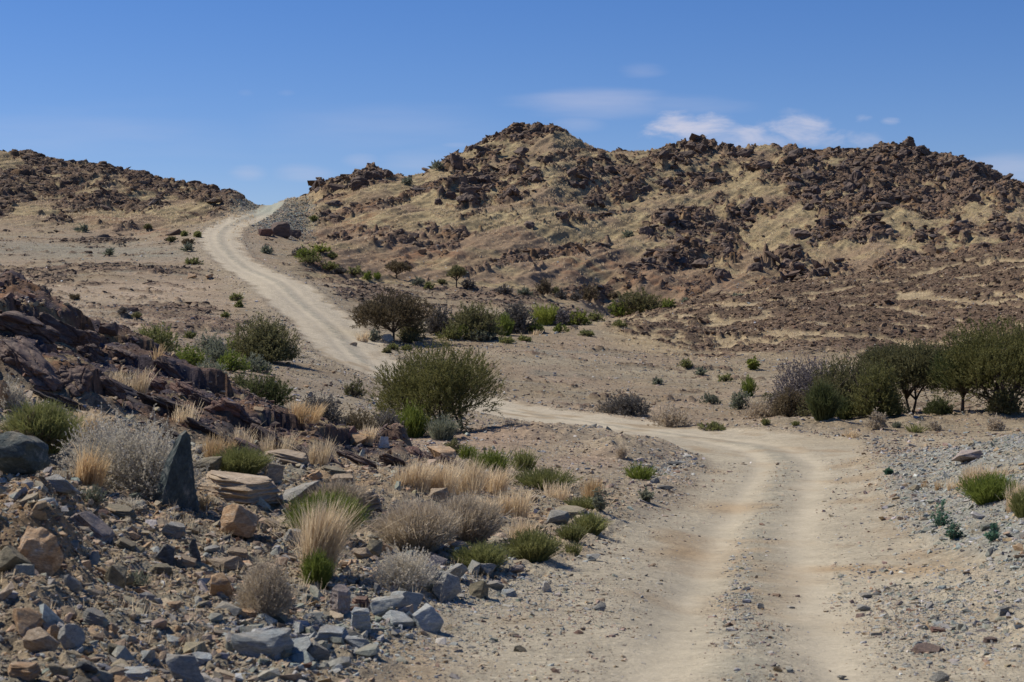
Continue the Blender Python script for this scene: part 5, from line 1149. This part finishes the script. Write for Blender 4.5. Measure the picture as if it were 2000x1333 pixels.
# --- green wash bushes
for a_ in [
 (1068, 636, 60, 42, 'broom', 'yellow green bush in the middle of the wash', 'yellowgreen', 118),
 (1104, 636, 46, 40, 'bush', 'light grey thorny bush right of the yellow green bush', 'purple', 118),
 (1128, 636, 56, 30, 'bush', 'low bright green bush at the right end of the wash', 'yellowgreen', 118),
 (1160, 628, 46, 18, 'bush', 'flat green cushion trailing off the right end of the wash', 'green', 118),
 (984, 656, 42, 42, 'broom', 'upright bright green bush in front of the dark grey thorny one', 'bright', 110),
 (905, 664, 26, 32, 'broom', 'slim bright green bush in front of the large olive bush', 'bright', 110),
 (936, 668, 92, 20, 'bush', 'low silvery grey bush below the large olive bush', 'greygreen', 105),
 (730, 668, 30, 22, 'bush', 'small grey green bush left of the umbrella tree trunk', 'greygreen', 100),
 (800, 672, 46, 22, 'bush', 'low olive cushion right of the umbrella tree trunk', 'olive', 100),
 (880, 664, 50, 26, 'bush', 'fresh green low bush in front of the left part of the large olive bush', 'green', 108),
 (1042, 652, 40, 24, 'bush', 'fresh green low bush between the dark grey thorny bush and the yellow green one', 'bright', 110),
 (960, 650, 70, 48, 'bush', 'olive green bush filling the gap right of the large olive bush', 'acacia', 118),
 (1092, 650, 34, 16, 'bush', 'small bright cushion in front of the light grey thorny bush', 'bright', 110),
 (768, 684, 26, 9, 'bush', 'flat green cushion on the road bank, the left one of two', 'green', 95),
 (793, 685, 20, 9, 'bush', 'flat green cushion on the road bank, the right one of two', 'green', 95),
 (990, 672, 34, 12, 'bush', 'flat green cushion on the grassy bank right of the wash', 'green', 100),
 (1026, 668, 26, 10, 'bush', 'small dry green cushion farther right on the grassy bank', 'green', 100),
 (1145, 655, 34, 10, 'bush', 'green cushion at the bottom of the stony rise', 'green', 118),
 (1212, 642, 26, 9, 'bush', 'tiny green cushion on the stony rise', 'green', 118),
 (815, 558, 28, 18, 'bush', 'grey green bush right of the low spreading tree', 'greygreen', 150),
 (916, 567, 32, 22, 'bush', 'grey bush right of the small solitary tree', 'greydark', 150),
 (986, 574, 42, 16, 'bush', 'dark grey bush in the row along the foot of the hill', 'greydark', 150),
 (1026, 577, 24, 14, 'bush', 'pale grey bush in the row along the foot of the hill', 'greygreen', 150),
 (1060, 582, 36, 32, 'bush', 'tallest grey olive bush in the row along the foot of the hill', 'brown', 150),
 (1097, 584, 22, 22, 'bush', 'dark twiggy bush in the row along the foot of the hill', 'greydark', 150),
 (1122, 588, 30, 18, 'bush', 'grey cushion in the row along the foot of the hill', 'greydark', 150),
 (1150, 590, 38, 34, 'bush', 'rounded dull olive bush at the right end of the row below the hill', 'brown', 150),
 (1200, 584, 28, 12, 'bush', 'thin grey bush above the wide olive brown bush', 'brown', 150),
 (1085, 578, 20, 10, 'bush', 'small low bush behind the row at the foot of the hill', 'olive', 150),
 (838, 565, 20, 9, 'bush', 'tiny green bush left of the small solitary tree', 'green', 150),
 (862, 556, 14, 7, 'bush', 'tiny olive bush just left of the small solitary tree', 'olive', 150),
 (584, 502, 32, 16, 'bush', 'grey bush at the lower end of the green streak by the road', 'greydark', 140),
 (602, 508, 52, 24, 'bush', 'bright green bush in the streak right of the road', 'bright', 140),
 (628, 495, 44, 16, 'bush', 'flat bright green bush at the upper end of the streak', 'yellowgreen', 150),
 (606, 520, 40, 16, 'bush', 'dull green bush below the bright green streak', 'green', 140),
 (640, 530, 46, 18, 'bush', 'green bush halfway along the streak', 'green', 140),
 (665, 536, 26, 13, 'bush', 'grey bush halfway along the streak', 'greydark', 140),
 (690, 543, 40, 16, 'bush', 'green bush near the right end of the streak', 'green', 140),
 (718, 547, 18, 15, 'bush', 'bright green small bush near the low spreading tree', 'bright', 140),
 (736, 549, 18, 14, 'broom', 'second bright green small bush touching the low spreading tree', 'bright', 140),
 (648, 505, 16, 8, 'bush', 'dot of green above the streak', 'green', 150),
 (612, 434, 12, 9, 'bush', 'small dark green bush right of the pass', 'green', 200),
 (236, 662, 28, 24, 'broom', 'small bright green leafy bush on the crest of the crag', 'bright', 60),
 (252, 668, 34, 20, 'bush', 'green cushion left of the broad green bush', 'bright', 60),
 (372, 662, 26, 12, 'bush', 'small green bush on the flat right of the broad green bush', 'green', 70),
 (405, 692, 70, 40, 'bush', 'grey green bush left of the dense dark green bush', 'greygreen', 70),
 (452, 692, 30, 36, 'bush', 'bright green bush joined to the left side of the dense dark bush', 'bright', 75),
 (368, 718, 84, 46, 'bush', 'bright green bush in the wash behind the crag', 'bright', 62),
 (425, 712, 70, 44, 'bush', 'grey green bush in the wash behind the crag', 'greygreen', 62),
 (452, 726, 74, 38, 'bush', 'low bright green bush in front of the dense dark bush', 'bright', 62),
 (492, 726, 90, 34, 'bush', 'low silvery bush in front of the dense dark bush', 'greygreen', 62),
 (405, 742, 100, 34, 'bush', 'silvery cushion low in the wash behind the crag', 'greygreen', 55),
 (498, 792, 140, 72, 'bush', 'dark olive bush rising behind the lower end of the crag', 'darkgreen', 50),
 (460, 758, 60, 24, 'bush', 'grey green bush above the dark olive one behind the crag', 'olive', 55),
 (692, 776, 44, 34, 'bush', 'small open olive bush left of the broad thorn tree', 'olive', 60),
 (620, 842, 116, 74, 'bush', 'grey twiggy bush behind the straw tufts of the crag', 'greydark', 48),
 (684, 856, 130, 78, 'bush', 'spiky grey brown bush left of the dark green one', 'brown', 48),
 (752, 856, 80, 60, 'bush', 'dull grey bush at the lower left of the broad thorn tree', 'greydark', 48),
 (803, 856, 66, 66, 'broom', 'deep green upright bush under the left side of the broad thorn tree', 'bright', 48),
 (864, 860, 64, 48, 'broom', 'grey green upright bush under the right side of the broad thorn tree', 'greygreen', 48),
 (886, 888, 38, 32, 'bush', 'dull green bush on the bank under the broad thorn tree', 'olive', 42),
 (912, 900, 36, 34, 'broom', 'small bright green bush at the left of the green cushions', 'bright', 40),
 (958, 926, 82, 50, 'broom', 'wide bright green cushion bush above the straw band', 'bright', 38),
 (1024, 922, 50, 44, 'broom', 'bright green bush with brown patches right of the wide one', 'green', 38),
 (1062, 956, 124, 44, 'broom', 'widest light green cushion at the right end of the straw band', 'green', 33),
 (1250, 937, 68, 32, 'broom', 'bright green cushion alone on the road bank', 'bright', 38),
 (1262, 982, 38, 30, 'leafy', 'small leafy grey green plant below the lone bright green cushion', 'greygreen', 30),
 (1214, 898, 24, 28, 'broom', 'pale dry upright plant on the pinkish bank', 'dry', 40),
 (1225, 812, 112, 50, 'bush', 'sprawling grey dry bush right of the middle road', 'greydark', 68),
 (1310, 834, 96, 36, 'bush', 'straw brown low bush right of the middle road', 'dry', 68),
 (1190, 806, 60, 24, 'bush', 'dry brown low bush at the left end of the sprawling grey one', 'dry', 68),
 (1390, 842, 66, 18, 'bush', 'flat green bush at the road edge', 'green', 66),
 (1390, 790, 46, 20, 'bush', 'grey green bush on the gravel flat', 'greygreen', 75),
 (1340, 721, 24, 14, 'bush', 'single green cushion on the flat below the stony rise', 'green', 90),
 (1472, 724, 24, 28, 'leafy', 'bright yellow green little bush below the stony rise', 'yellowgreen', 90),
 (1463, 775, 28, 42, 'broom', 'bright green upright bush left of the grove', 'bright', 75),
 (1416, 746, 26, 14, 'bush', 'green cushion on the flat left of the bright upright bush', 'green', 80),
 (1286, 752, 20, 14, 'bush', 'small grey plant on the gravel flat', 'greygreen', 80),
 (1446, 800, 56, 38, 'bush', 'grey green bush below the bright upright bush', 'greygreen', 72),
 (1492, 816, 84, 42, 'bush', 'brown dry bush at the left foot of the grove', 'dry', 70),
 (1516, 800, 60, 40, 'bush', 'grey green bush between the upright bush and the purple grey one', 'olive', 72),
 (1496, 832, 20, 14, 'broom', 'small green plant on the pale bank below the grove', 'green', 66),
 (1555, 832, 16, 10, 'broom', 'tiny green plant on the pale bank below the grove', 'green', 66),
 (1715, 840, 36, 44, 'bush', 'dry straw coloured bush in front of the grove', 'dry', 64),
 (1668, 856, 36, 18, 'broom', 'low straw plant on the edge of the side road', 'straw', 62),
 (1790, 846, 40, 18, 'broom', 'olive plant on the bank in front of the grove', 'green', 62),
 (1826, 842, 36, 18, 'bush', 'dry bush on the bank in front of the grove', 'dry', 62),
 (1945, 842, 44, 26, 'bush', 'dry greenish bush on the right bank below the tallest tree', 'dry', 62),
 (1752, 836, 22, 12, 'broom', 'small grey green plant between two dry bushes of the bank', 'greygreen', 62),
 (755, 690, 14, 7, 'bush', 'tiny plant beside the upper road below the umbrella tree', 'olive', 95),
 (462, 588, 26, 12, 'bush', 'green cushion on the left verge of the upper road', 'green', 100),
 (467, 601, 16, 9, 'bush', 'smaller green cushion below it on the left verge', 'green', 100),
 (378, 517, 40, 9, 'bush', 'flat green patch bush on the left plain', 'green', 140),
 (360, 462, 9, 9, 'bush', 'tiny round green bush on the left plain, the left one of two', 'green', 170),
 (385, 464, 10, 8, 'bush', 'tiny round green bush on the left plain, the right one of two', 'green', 170),
 (335, 474, 16, 6, 'bush', 'tiny olive bush on the left plain', 'olive', 170),
 (290, 448, 12, 6, 'bush', 'tiny olive bush under the left hill', 'olive', 180),
 (366, 478, 18, 8, 'bush', 'small brown bush on the left plain', 'brown', 170),
 (240, 612, 18, 9, 'bush', 'grey little bush beside a low dark rock on the sand', 'greydark', 100),
 (145, 583, 24, 7, 'bush', 'small brown bush on the pinkish sand', 'brown', 110),
 (268, 623, 16, 6, 'bush', 'small olive bush on the pale sand', 'olive', 100),
 (52, 567, 16, 6, 'bush', 'small green bush at the far left of the plain', 'olive', 110),
 (440, 620, 14, 7, 'bush', 'small pale green bush on the brown stony flat', 'green', 100),
]:
    x_, y_, w_, h_, st_, lab_, m_, dm_ = a_
    put(x_, y_, w_, h_, st_, lab_, m_, dmin=dm_)
log('bushes')
# --- foreground shrubs
put(76, 886, 126, 102, 'broom', 'large green and brown broom bush at the left edge', 'green', dmin=20, dens=.55, spread=1.0)
put(60, 884, 120, 70, 'bush', 'brown twiggy bush growing through the large broom bush', 'brown', dmin=20)
put(276, 966, 330, 158, 'bush', 'big pale grey shrub behind the tall slate shard', 'pale', dmin=17, full=1.2, leaf=(5.5, 2.4), open_=.35, up_=.3)
put(18, 800, 70, 62, 'bush', 'pale grey shrub at the left edge above the broom bush', 'pale', dmin=20)
put(516, 918, 60, 32, 'bush', 'pale grey shrub right of the green tuft', 'pale', dmin=20)
put(470, 924, 96, 52, 'broom', 'green tuft growing behind the long flat slab', 'green', dmin=18, dens=.55, spread=1.0)
put(658, 1002, 96, 62, 'broom', 'pinkish dry shrub behind the bright green tuft', 'dry', dmin=20, dens=.5, spread=1.0)
put(632, 1050, 120, 88, 'broom', 'bright green tuft in front of the grey boulder', 'bright', dmin=18, dens=.6, spread=1.0, wid=1.1)
put(618, 1150, 56, 66, 'broom', 'green sprouts at the foot of the tall straw clump', 'bright', dmin=16, dens=.55)
put(515, 1206, 136, 112, 'bush', 'fine dry shrub with brownish green base on the left slope', 'dry', dmin=15, full=1.1, leaf=(3.6, 1.5), up_=.8)
put(788, 1152, 146, 74, 'bush', 'low pale yellowish shrub behind the blue rock pile', 'pale', dmin=17, leaf=(3.8, 1.7))
put(812, 1076, 130, 92, 'broom', 'grey brown dry shrub in the middle, the left one of two', 'dry', dmin=20, dens=.6, spread=1.0)
put(906, 1062, 122, 88, 'broom', 'grey brown dry shrub in the middle, the right one of two', 'dry', dmin=20, dens=.6, spread=1.0)
put(940, 1112, 92, 50, 'broom', 'short green tuft above the blue stones, the left one of two', 'green', dmin=20, dens=.6, spread=1.0)
put(1040, 1100, 88, 56, 'broom', 'short green tuft above the blue stones, the right one of two', 'green', dmin=20, dens=.6, spread=1.0)
put(1116, 1056, 52, 36, 'broom', 'pale green tuft beside the round topped grey boulder', 'green', dmin=24, dens=.6, spread=1.0)
put(1152, 1042, 62, 40, 'broom', 'darker green tuft right of the round topped grey boulder', 'green', dmin=24, dens=.6, spread=1.0)
put(1140, 994, 66, 24, 'broom', 'low green tuft behind the low grey brown slab', 'green', dmin=26, dens=.6, spread=1.0)
put(1172, 1002, 40, 46, 'leafy', 'dry leafy plant at the end of the straw, by the road', 'greygreen', dmin=26)
put(1938, 980, 90, 58, 'broom', 'bright green broom bush on the right gravel', 'bright', dmin=26, dens=.6, spread=1.0)
put(2005, 1010, 50, 56, 'broom', 'green bush cut by the right edge', 'green', dmin=24, dens=.5, spread=1.0)
put(1838, 1030, 46, 58, 'leafy', 'blue green leafy plant climbing the right gravel', 'teal', dmin=22)
put(1864, 1058, 34, 36, 'leafy', 'lower blue green leafy plant touching the first one', 'teal', dmin=22)
put(1942, 1060, 36, 38, 'leafy', 'blue green leafy plant nearer the right edge', 'teal', dmin=22)
put(1736, 926, 14, 9, 'leafy', 'tiny blue green plant at the edge of the right gravel', 'teal', dmin=28)
put(178, 985, 46, 30, 'bush', 'small yellowish grey cushion under the orange straw tuft', 'greygreen', dmin=17)
put(252, 1000, 60, 24, 'bush', 'small pale cushion at the foot of the big pale shrub', 'pale', dmin=17)
put(400, 1000, 40, 26, 'broom', 'small yellow dry plant right of the tall slate shard', 'ochre', dmin=17)
put(270, 1150, 56, 30, 'bush', 'thin greenish dry plant on the left slope', 'greygreen', dmin=15, full=.4)
put(375, 1260, 50, 30, 'broom', 'sparse dry plant above the largest blue slab', 'dry', dmin=14, full=.4)
put(1120, 1085, 40, 24, 'broom', 'small green plant at the edge of the gravel tongue', 'green', dmin=22)
# --- straw grass
for k, a_ in enumerate([
 (170, 952, 66, 92, 'orange brown straw tuft at the left foot of the big pale shrub', 'ochre', 17, {}),
 (178, 858, 70, 60, 'leaning pale straw tuft right of the green and brown broom', 'straw', 20, dict(lean=(.5, 0))),
 (420, 905, 70, 60, 'orange dry grass at the right side of the big pale shrub', 'ochre', 18, {}),
 (224, 758, 66, 42, 'short straw grass growing on the crag, the left tuft', 'straw', 24, dict(full=.5)),
 (266, 768, 50, 56, 'upright straw grass growing on the crag, the right tuft', 'straw', 24, dict(full=.6)),
 (308, 730, 22, 48, 'reddish straw stalks on the crag ridge', 'ochre', 28, dict(full=.5)),
 (350, 830, 90, 44, 'thin straw on the shaded face of the crag', 'straw', 22, dict(full=.3)),
 (535, 885, 84, 52, 'sparse long straw at the foot of the crag', 'straw', 22, dict(full=.35)),
 (622, 908, 46, 58, 'dense upright straw tuft at the foot of the crag', 'straw', 22, dict(full=.9)),
 (716, 868, 40, 42, 'pale straw tuft left of the grey white block', 'straw', 28, {}),
 (592, 842, 84, 46, 'golden straw tufts on top of the crag ridge', 'ochre', 34, dict(lean=(.5, 0))),
 (475, 880, 60, 50, 'thin stalks of straw beside the pale grey shrub', 'straw', 22, dict(full=.3)),
 (800, 955, 90, 62, 'left end of the long straw band', 'straw', 24, {}),
 (850, 965, 96, 70, 'second tuft of the long straw band', 'straw', 24, {}),
 (905, 972, 96, 74, 'tallest middle tuft of the long straw band', 'straw', 24, {}),
 (955, 962, 80, 60, 'right tuft of the long straw band under the green cushions', 'straw', 25, {}),
 (930, 1006, 90, 46, 'drooping straw in front of the middle of the band', 'straw', 23, {}),
 (1000, 1010, 80, 62, 'straw tuft beside the overhanging tan slab', 'straw', 24, {}),
 (1022, 1072, 92, 62, 'pale pinkish straw behind the right green tuft', 'straw', 20, dict(full=.8)),
 (1090, 975, 70, 40, 'pale straw below the widest light green cushion', 'straw', 28, dict(full=.7)),
 (1152, 978, 60, 50, 'golden straw tuft nearest the road', 'ochre', 27, {}),
 (614, 1128, 92, 150, 'tall straw clump in the middle of the left slope', 'straw', 16, dict(full=1.1, lean=(.3, 0))),
 (1925, 942, 106, 40, 'wide straw tuft on the right gravel mound', 'straw', 32, {}),
 (1862, 956, 32, 26, 'small round straw tuft on the right gravel, the middle one of three', 'straw', 30, {}),
 (1835, 958, 26, 20, 'small straw tuft on the right gravel, the left one of three', 'ochre', 30, {}),
 (1806, 952, 18, 14, 'smallest straw tuft at the edge of the right gravel', 'ochre', 30, {}),
 (1985, 1000, 50, 66, 'pale straw right of the bright green broom bush', 'straw', 25, {}),
 (1890, 948, 40, 26, 'straw tuft left of the wide one on the right gravel mound', 'straw', 32, {}),
 (705, 668, 34, 26, 'golden grass at the road edge left of the umbrella tree', 'straw', 100, {}),
 (890, 664, 46, 12, 'low dry grass below the large olive bush', 'straw', 105, {}),
 (1040, 655, 70, 12, 'low pale grass on the bank of the wash', 'straw', 105, {}),
 (1100, 648, 60, 10, 'low pale grass at the right end of the wash', 'straw', 110, {}),
 (1010, 838, 60, 22, 'pale dry plant beside the middle road', 'dry', 60, {}),
]):
    x_, y_, w_, h_, lab_, m_, dm_, kw_ = a_
    put(x_, y_, w_, h_, 'grass', lab_, m_, dmin=dm_, **G, **kw_)
log('grass tufts')
# dry grass that covers the hillsides and fringes: far too much to count
def grass_cover(n, d0, d1, hmin, hmax, wid, dens, label, mat, p0=-40, p1=2040, per=5):
    px, d = sample_pts(n, d0, d1, p0, p1); x = (px-CX)/F*d
    k = rng.uniform(0, 1, n) < dens(px, d, x); px, d, x = px[k], d[k], x[k]; n = len(px)
    z = zat(x, d); hh = rng.uniform(hmin, hmax, n)
    i = np.repeat(np.arange(n), per); m = len(i)
    a = rng.uniform(0, 2*np.pi, m); q = rng.uniform(0, 1, m)
    b = np.stack([x[i]+np.cos(a)*q*hh[i]*.25, d[i]+np.sin(a)*q*hh[i]*.25, z[i]-.04], -1)
    e_ = b+np.stack([np.cos(a)*q*hh[i]*.45+.12*hh[i], np.sin(a)*q*hh[i]*.45, hh[i]*rng.uniform(.6, 1.1, m)], -1)
    V, q4 = ribbons(np.stack([b, e_], 1), np.stack([wid*np.ones(m), wid*.25*np.ones(m)], 1))
    tag(link('dry_grass', mesh_np('dry_grass', V, q4, mat)), label, None, None, 'stuff'); log('cover', n)
def hd(px, d, x):
    g_ = bil(np.clip(M_MAIN+M_LEFT, 0, 1), px, d)*(1-.8*bil(ROCK, px, d))*(1-bil(M_PASS, px, d))
    c_ = fbm(x/2.5, d/3.5, 3, 400)
    return g_*np.clip(.30+1.6*c_, 0, 1)*(.25+.75*ss(218, 250, d))
grass_cover(170000, 205, 368, .16, .42, .085, hd, 'dry yellow grass covering the far hillsides', ML['straw'], per=4)
grass_cover(40000, 128, 212, .12, .32, .05, lambda px, d, x: bil(M_LOW, px, d)*(1-.9*bil(ROCK, px, d))*np.clip(.35+1.5*fbm(x/5, d/1.6, 3, 401), 0, 1), 'dry grass between the brown bands of the low rise', ML['straw'])
grass_cover(22000, 14, 46, .06, .22, .007, lambda px, d, x: bil(M_RUB, px, d)*np.clip(.05+.9*fbm(x/1.2, d/1.6, 3, 402), 0, 1), 'short dry grass between the stones of the left slope', ML['straw'], per=8)
grass_cover(26000, 60, 215, .08, .26, .035, lambda px, d, x: bil(M_PLAIN+0*Dg, px, d)*(bil(RD-RW, px, d) > 1)*np.clip(.02+.9*fbm(x/4, d/5, 3, 403), 0, 1), 'thin dry grass dotted over the plain', ML['dry'])
# small green and grey cushions dotted over the slopes and the plain
px, d = sample_pts(450, 75, 330, -30, 2030); x = (px-CX)/F*d
k = (rng.uniform(0, 1, len(px)) < np.clip(.0+.7*fbm(x/14, d/18, 3, 404), 0, 1)*(1-.9*bil(ROCK, px, d))*(1-.75*ss(195, 225, d))) & (bil(RD-RW, px, d) > 1.5); px, d, x = px[k], d[k], x[k]
parts = []
for X_, Y_, Z_ in zip(x, d, zat(x, d)):
    r_ = rng.uniform(.10, .24)*(1+Y_/350); f_, s_ = make_bush(r_, r_*.9, max(Y_/F*2.0, .03), int(X_*3) % 1000+5, 'olive', full=.3)
    V, q4 = f_; m_ = min(len(q4), 160); sel = rng.choice(len(q4), m_, replace=False)
    V = V+np.array([X_, Y_, Z_]); parts.append((V[q4[sel]].reshape(-1, 3), np.arange(m_*4).reshape(-1, 4)))
tag(link('ground_cover', mesh_np('ground_cover', *join(parts), ML['greygreen'])), 'small dull green cushions dotted over slopes and plain', None, None, 'stuff')
log('ground cover', len(parts))
# ------------------------------------------------------------------ camera, sun, sky
cam = bpy.data.cameras.new('camera'); co = bpy.data.objects.new('camera', cam); C.objects.link(co)
cam.lens = 60; cam.sensor_width = 36; cam.clip_end = 8000; cam.clip_start = 0.1
cam.shift_y = -(666.5-HY)/2000
co.rotation_euler = (math.radians(90), 0, 0); co.location = (0, 0, 0)
cam.dof.use_dof = True; cam.dof.focus_distance = 62; cam.dof.aperture_fstop = 4.5
scene.camera = co
SUN_EL, SUN_AZ = 50.0, -66.0      # azimuth from +Y (forwards) towards +X
s = bpy.data.lights.new('sun', 'SUN'); s.energy = 4.4; s.angle = math.radians(0.53); s.color = (1, 0.94, 0.84)
so = bpy.data.objects.new('sun', s); C.objects.link(so)
e, a = math.radians(SUN_EL), math.radians(SUN_AZ)
dirv = Vector((math.sin(a)*math.cos(e), math.cos(a)*math.cos(e), math.sin(e)))
so.rotation_euler = (-dirv).to_track_quat('-Z', 'Y').to_euler()
w = bpy.data.worlds.new('World'); scene.world = w; w.use_nodes = True
nt = w.node_tree; nt.nodes.clear(); N = nt.nodes.new; L = nt.links.new
wo = N('ShaderNodeOutputWorld'); bg = N('ShaderNodeBackground'); L(bg.outputs[0], wo.inputs[0])
sky = N('ShaderNodeTexSky'); sky.sky_type = 'NISHITA'; sky.sun_disc = False
sky.sun_elevation = e; sky.sun_rotation = a; sky.altitude = 1200; sky.air_density = 1.0; sky.dust_density = 0.15; sky.ozone_density = 2.2
tc = N('ShaderNodeTexCoord'); sp = N('ShaderNodeSeparateXYZ'); L(tc.outputs['Generated'], sp.inputs[0])
def math_(op, a_, b_=None, c_=None, clamp=False):
    n = N('ShaderNodeMath'); n.operation = op; n.use_clamp = clamp
    for k, v in enumerate((a_, b_, c_)):
        if v is None: continue
        if isinstance(v, (int, float)): n.inputs[k].default_value = v
        else: L(v, n.inputs[k])
    return n.outputs[0]
# bearing and height of the view ray as tangents: u to the right, v upwards
ysafe = math_('MAXIMUM', sp.outputs['Y'], 0.02)
u = math_('DIVIDE', sp.outputs['X'], ysafe); v = math_('DIVIDE', sp.outputs['Z'], ysafe)
cv = N('ShaderNodeCombineXYZ'); L(u, cv.inputs[0]); L(v, cv.inputs[1])
mp = N('ShaderNodeMapping'); L(cv.outputs[0], mp.inputs[0]); mp.inputs['Scale'].default_value = (22, 52, 1); mp.inputs['Rotation'].default_value = (0, 0, -.35)
nz = N('ShaderNodeTexNoise'); L(mp.outputs[0], nz.inputs['Vector']); nz.inputs['Scale'].default_value = 1.2; nz.inputs['Detail'].default_value = 9; nz.inputs['Roughness'].default_value = 0.62; nz.inputs['Distortion'].default_value = 0.5
mp2 = N('ShaderNodeMapping'); L(cv.outputs[0], mp2.inputs[0]); mp2.inputs['Scale'].default_value = (8, 60, 1)
nz2 = N('ShaderNodeTexNoise'); L(mp2.outputs[0], nz2.inputs['Vector']); nz2.inputs['Scale'].default_value = 1.0; nz2.inputs['Detail'].default_value = 5
CLOUDS = [(1345,248,95,44,1.0,0),(1400,270,120,32,.6,0),(1555,250,95,42,.9,0),(1480,270,110,30,.8,0),(1600,275,70,20,.5,0),(1690,275,50,22,.5,0),(1685,232,25,10,.45,0),(1738,237,22,9,.5,0),(1545,218,45,12,.35,0),
          (1180,205,210,36,.58,1),(1330,205,190,26,.42,1),(1255,136,60,18,.42,1),(1130,242,65,20,.38,1),(830,312,110,36,.6,1),(890,284,40,8,.4,1),(705,312,45,18,.5,1),(485,340,46,20,.6,1),(590,340,70,24,.55,1),(1985,330,130,40,.65,1),(560,182,22,8,.18,1),(480,182,18,8,.12,1),(200,260,420,70,.20,1),(700,250,340,70,.18,1)]
acc = None
for (bx, by, ax, ay, st, k) in CLOUDS:
    du = math_('MULTIPLY', math_('SUBTRACT', u, (bx-CX)/F), F/ax); dv = math_('MULTIPLY', math_('SUBTRACT', v, (HY-by)/F), F/ay)
    r2 = math_('ADD', math_('MULTIPLY', du, du), math_('MULTIPLY', dv, dv))
    nn = nz2.outputs['Fac'] if k else nz.outputs['Fac']
    rr = math_('ADD', math_('SUBTRACT', 1.0, r2), math_('MULTIPLY', math_('SUBTRACT', nn, 0.5), 4.4 if not k else 2.6))
    sm = N('ShaderNodeMapRange'); sm.interpolation_type = 'SMOOTHSTEP'; L(rr, sm.inputs[0]); sm.inputs[1].default_value = 0.0; sm.inputs[2].default_value = 1.9 if not k else 2.2
    sm.inputs[3].default_value = 0; sm.inputs[4].default_value = st
    acc = sm.outputs[0] if acc is None else math_('MAXIMUM', acc, sm.outputs[0])
acc = math_('MULTIPLY', acc, math_('GREATER_THAN', sp.outputs['Y'], 0.3))
hs = N('ShaderNodeHueSaturation'); L(sky.outputs[0], hs.inputs['Color']); hs.inputs['Saturation'].default_value = 1.3
tint = N('ShaderNodeMix'); tint.data_type = 'RGBA'; tint.blend_type = 'MULTIPLY'; tint.inputs[0].default_value = 1.0
L(hs.outputs[0], tint.inputs[6]); tint.inputs[7].default_value = (0.74, 0.745, 0.985, 1)
mx = N('ShaderNodeMix'); mx.data_type = 'RGBA'; L(acc, mx.inputs[0]); L(tint.outputs[2], mx.inputs[6]); mx.inputs[7].default_value = (5.8, 6.0, 7.4, 1)
L(mx.outputs[2], bg.inputs['Color']); bg.inputs['Strength'].default_value = 0.086
vs = scene.view_settings
vs.view_transform = 'Standard'; vs.look = 'None'; vs.exposure = 0.2; vs.gamma = 1.0; vs.use_curve_mapping = False
scene.render.film_transparent = False
scene.cycles.use_denoising = True
scene.cycles.max_bounces = 5; scene.cycles.transparent_max_bounces = 8
log('done')
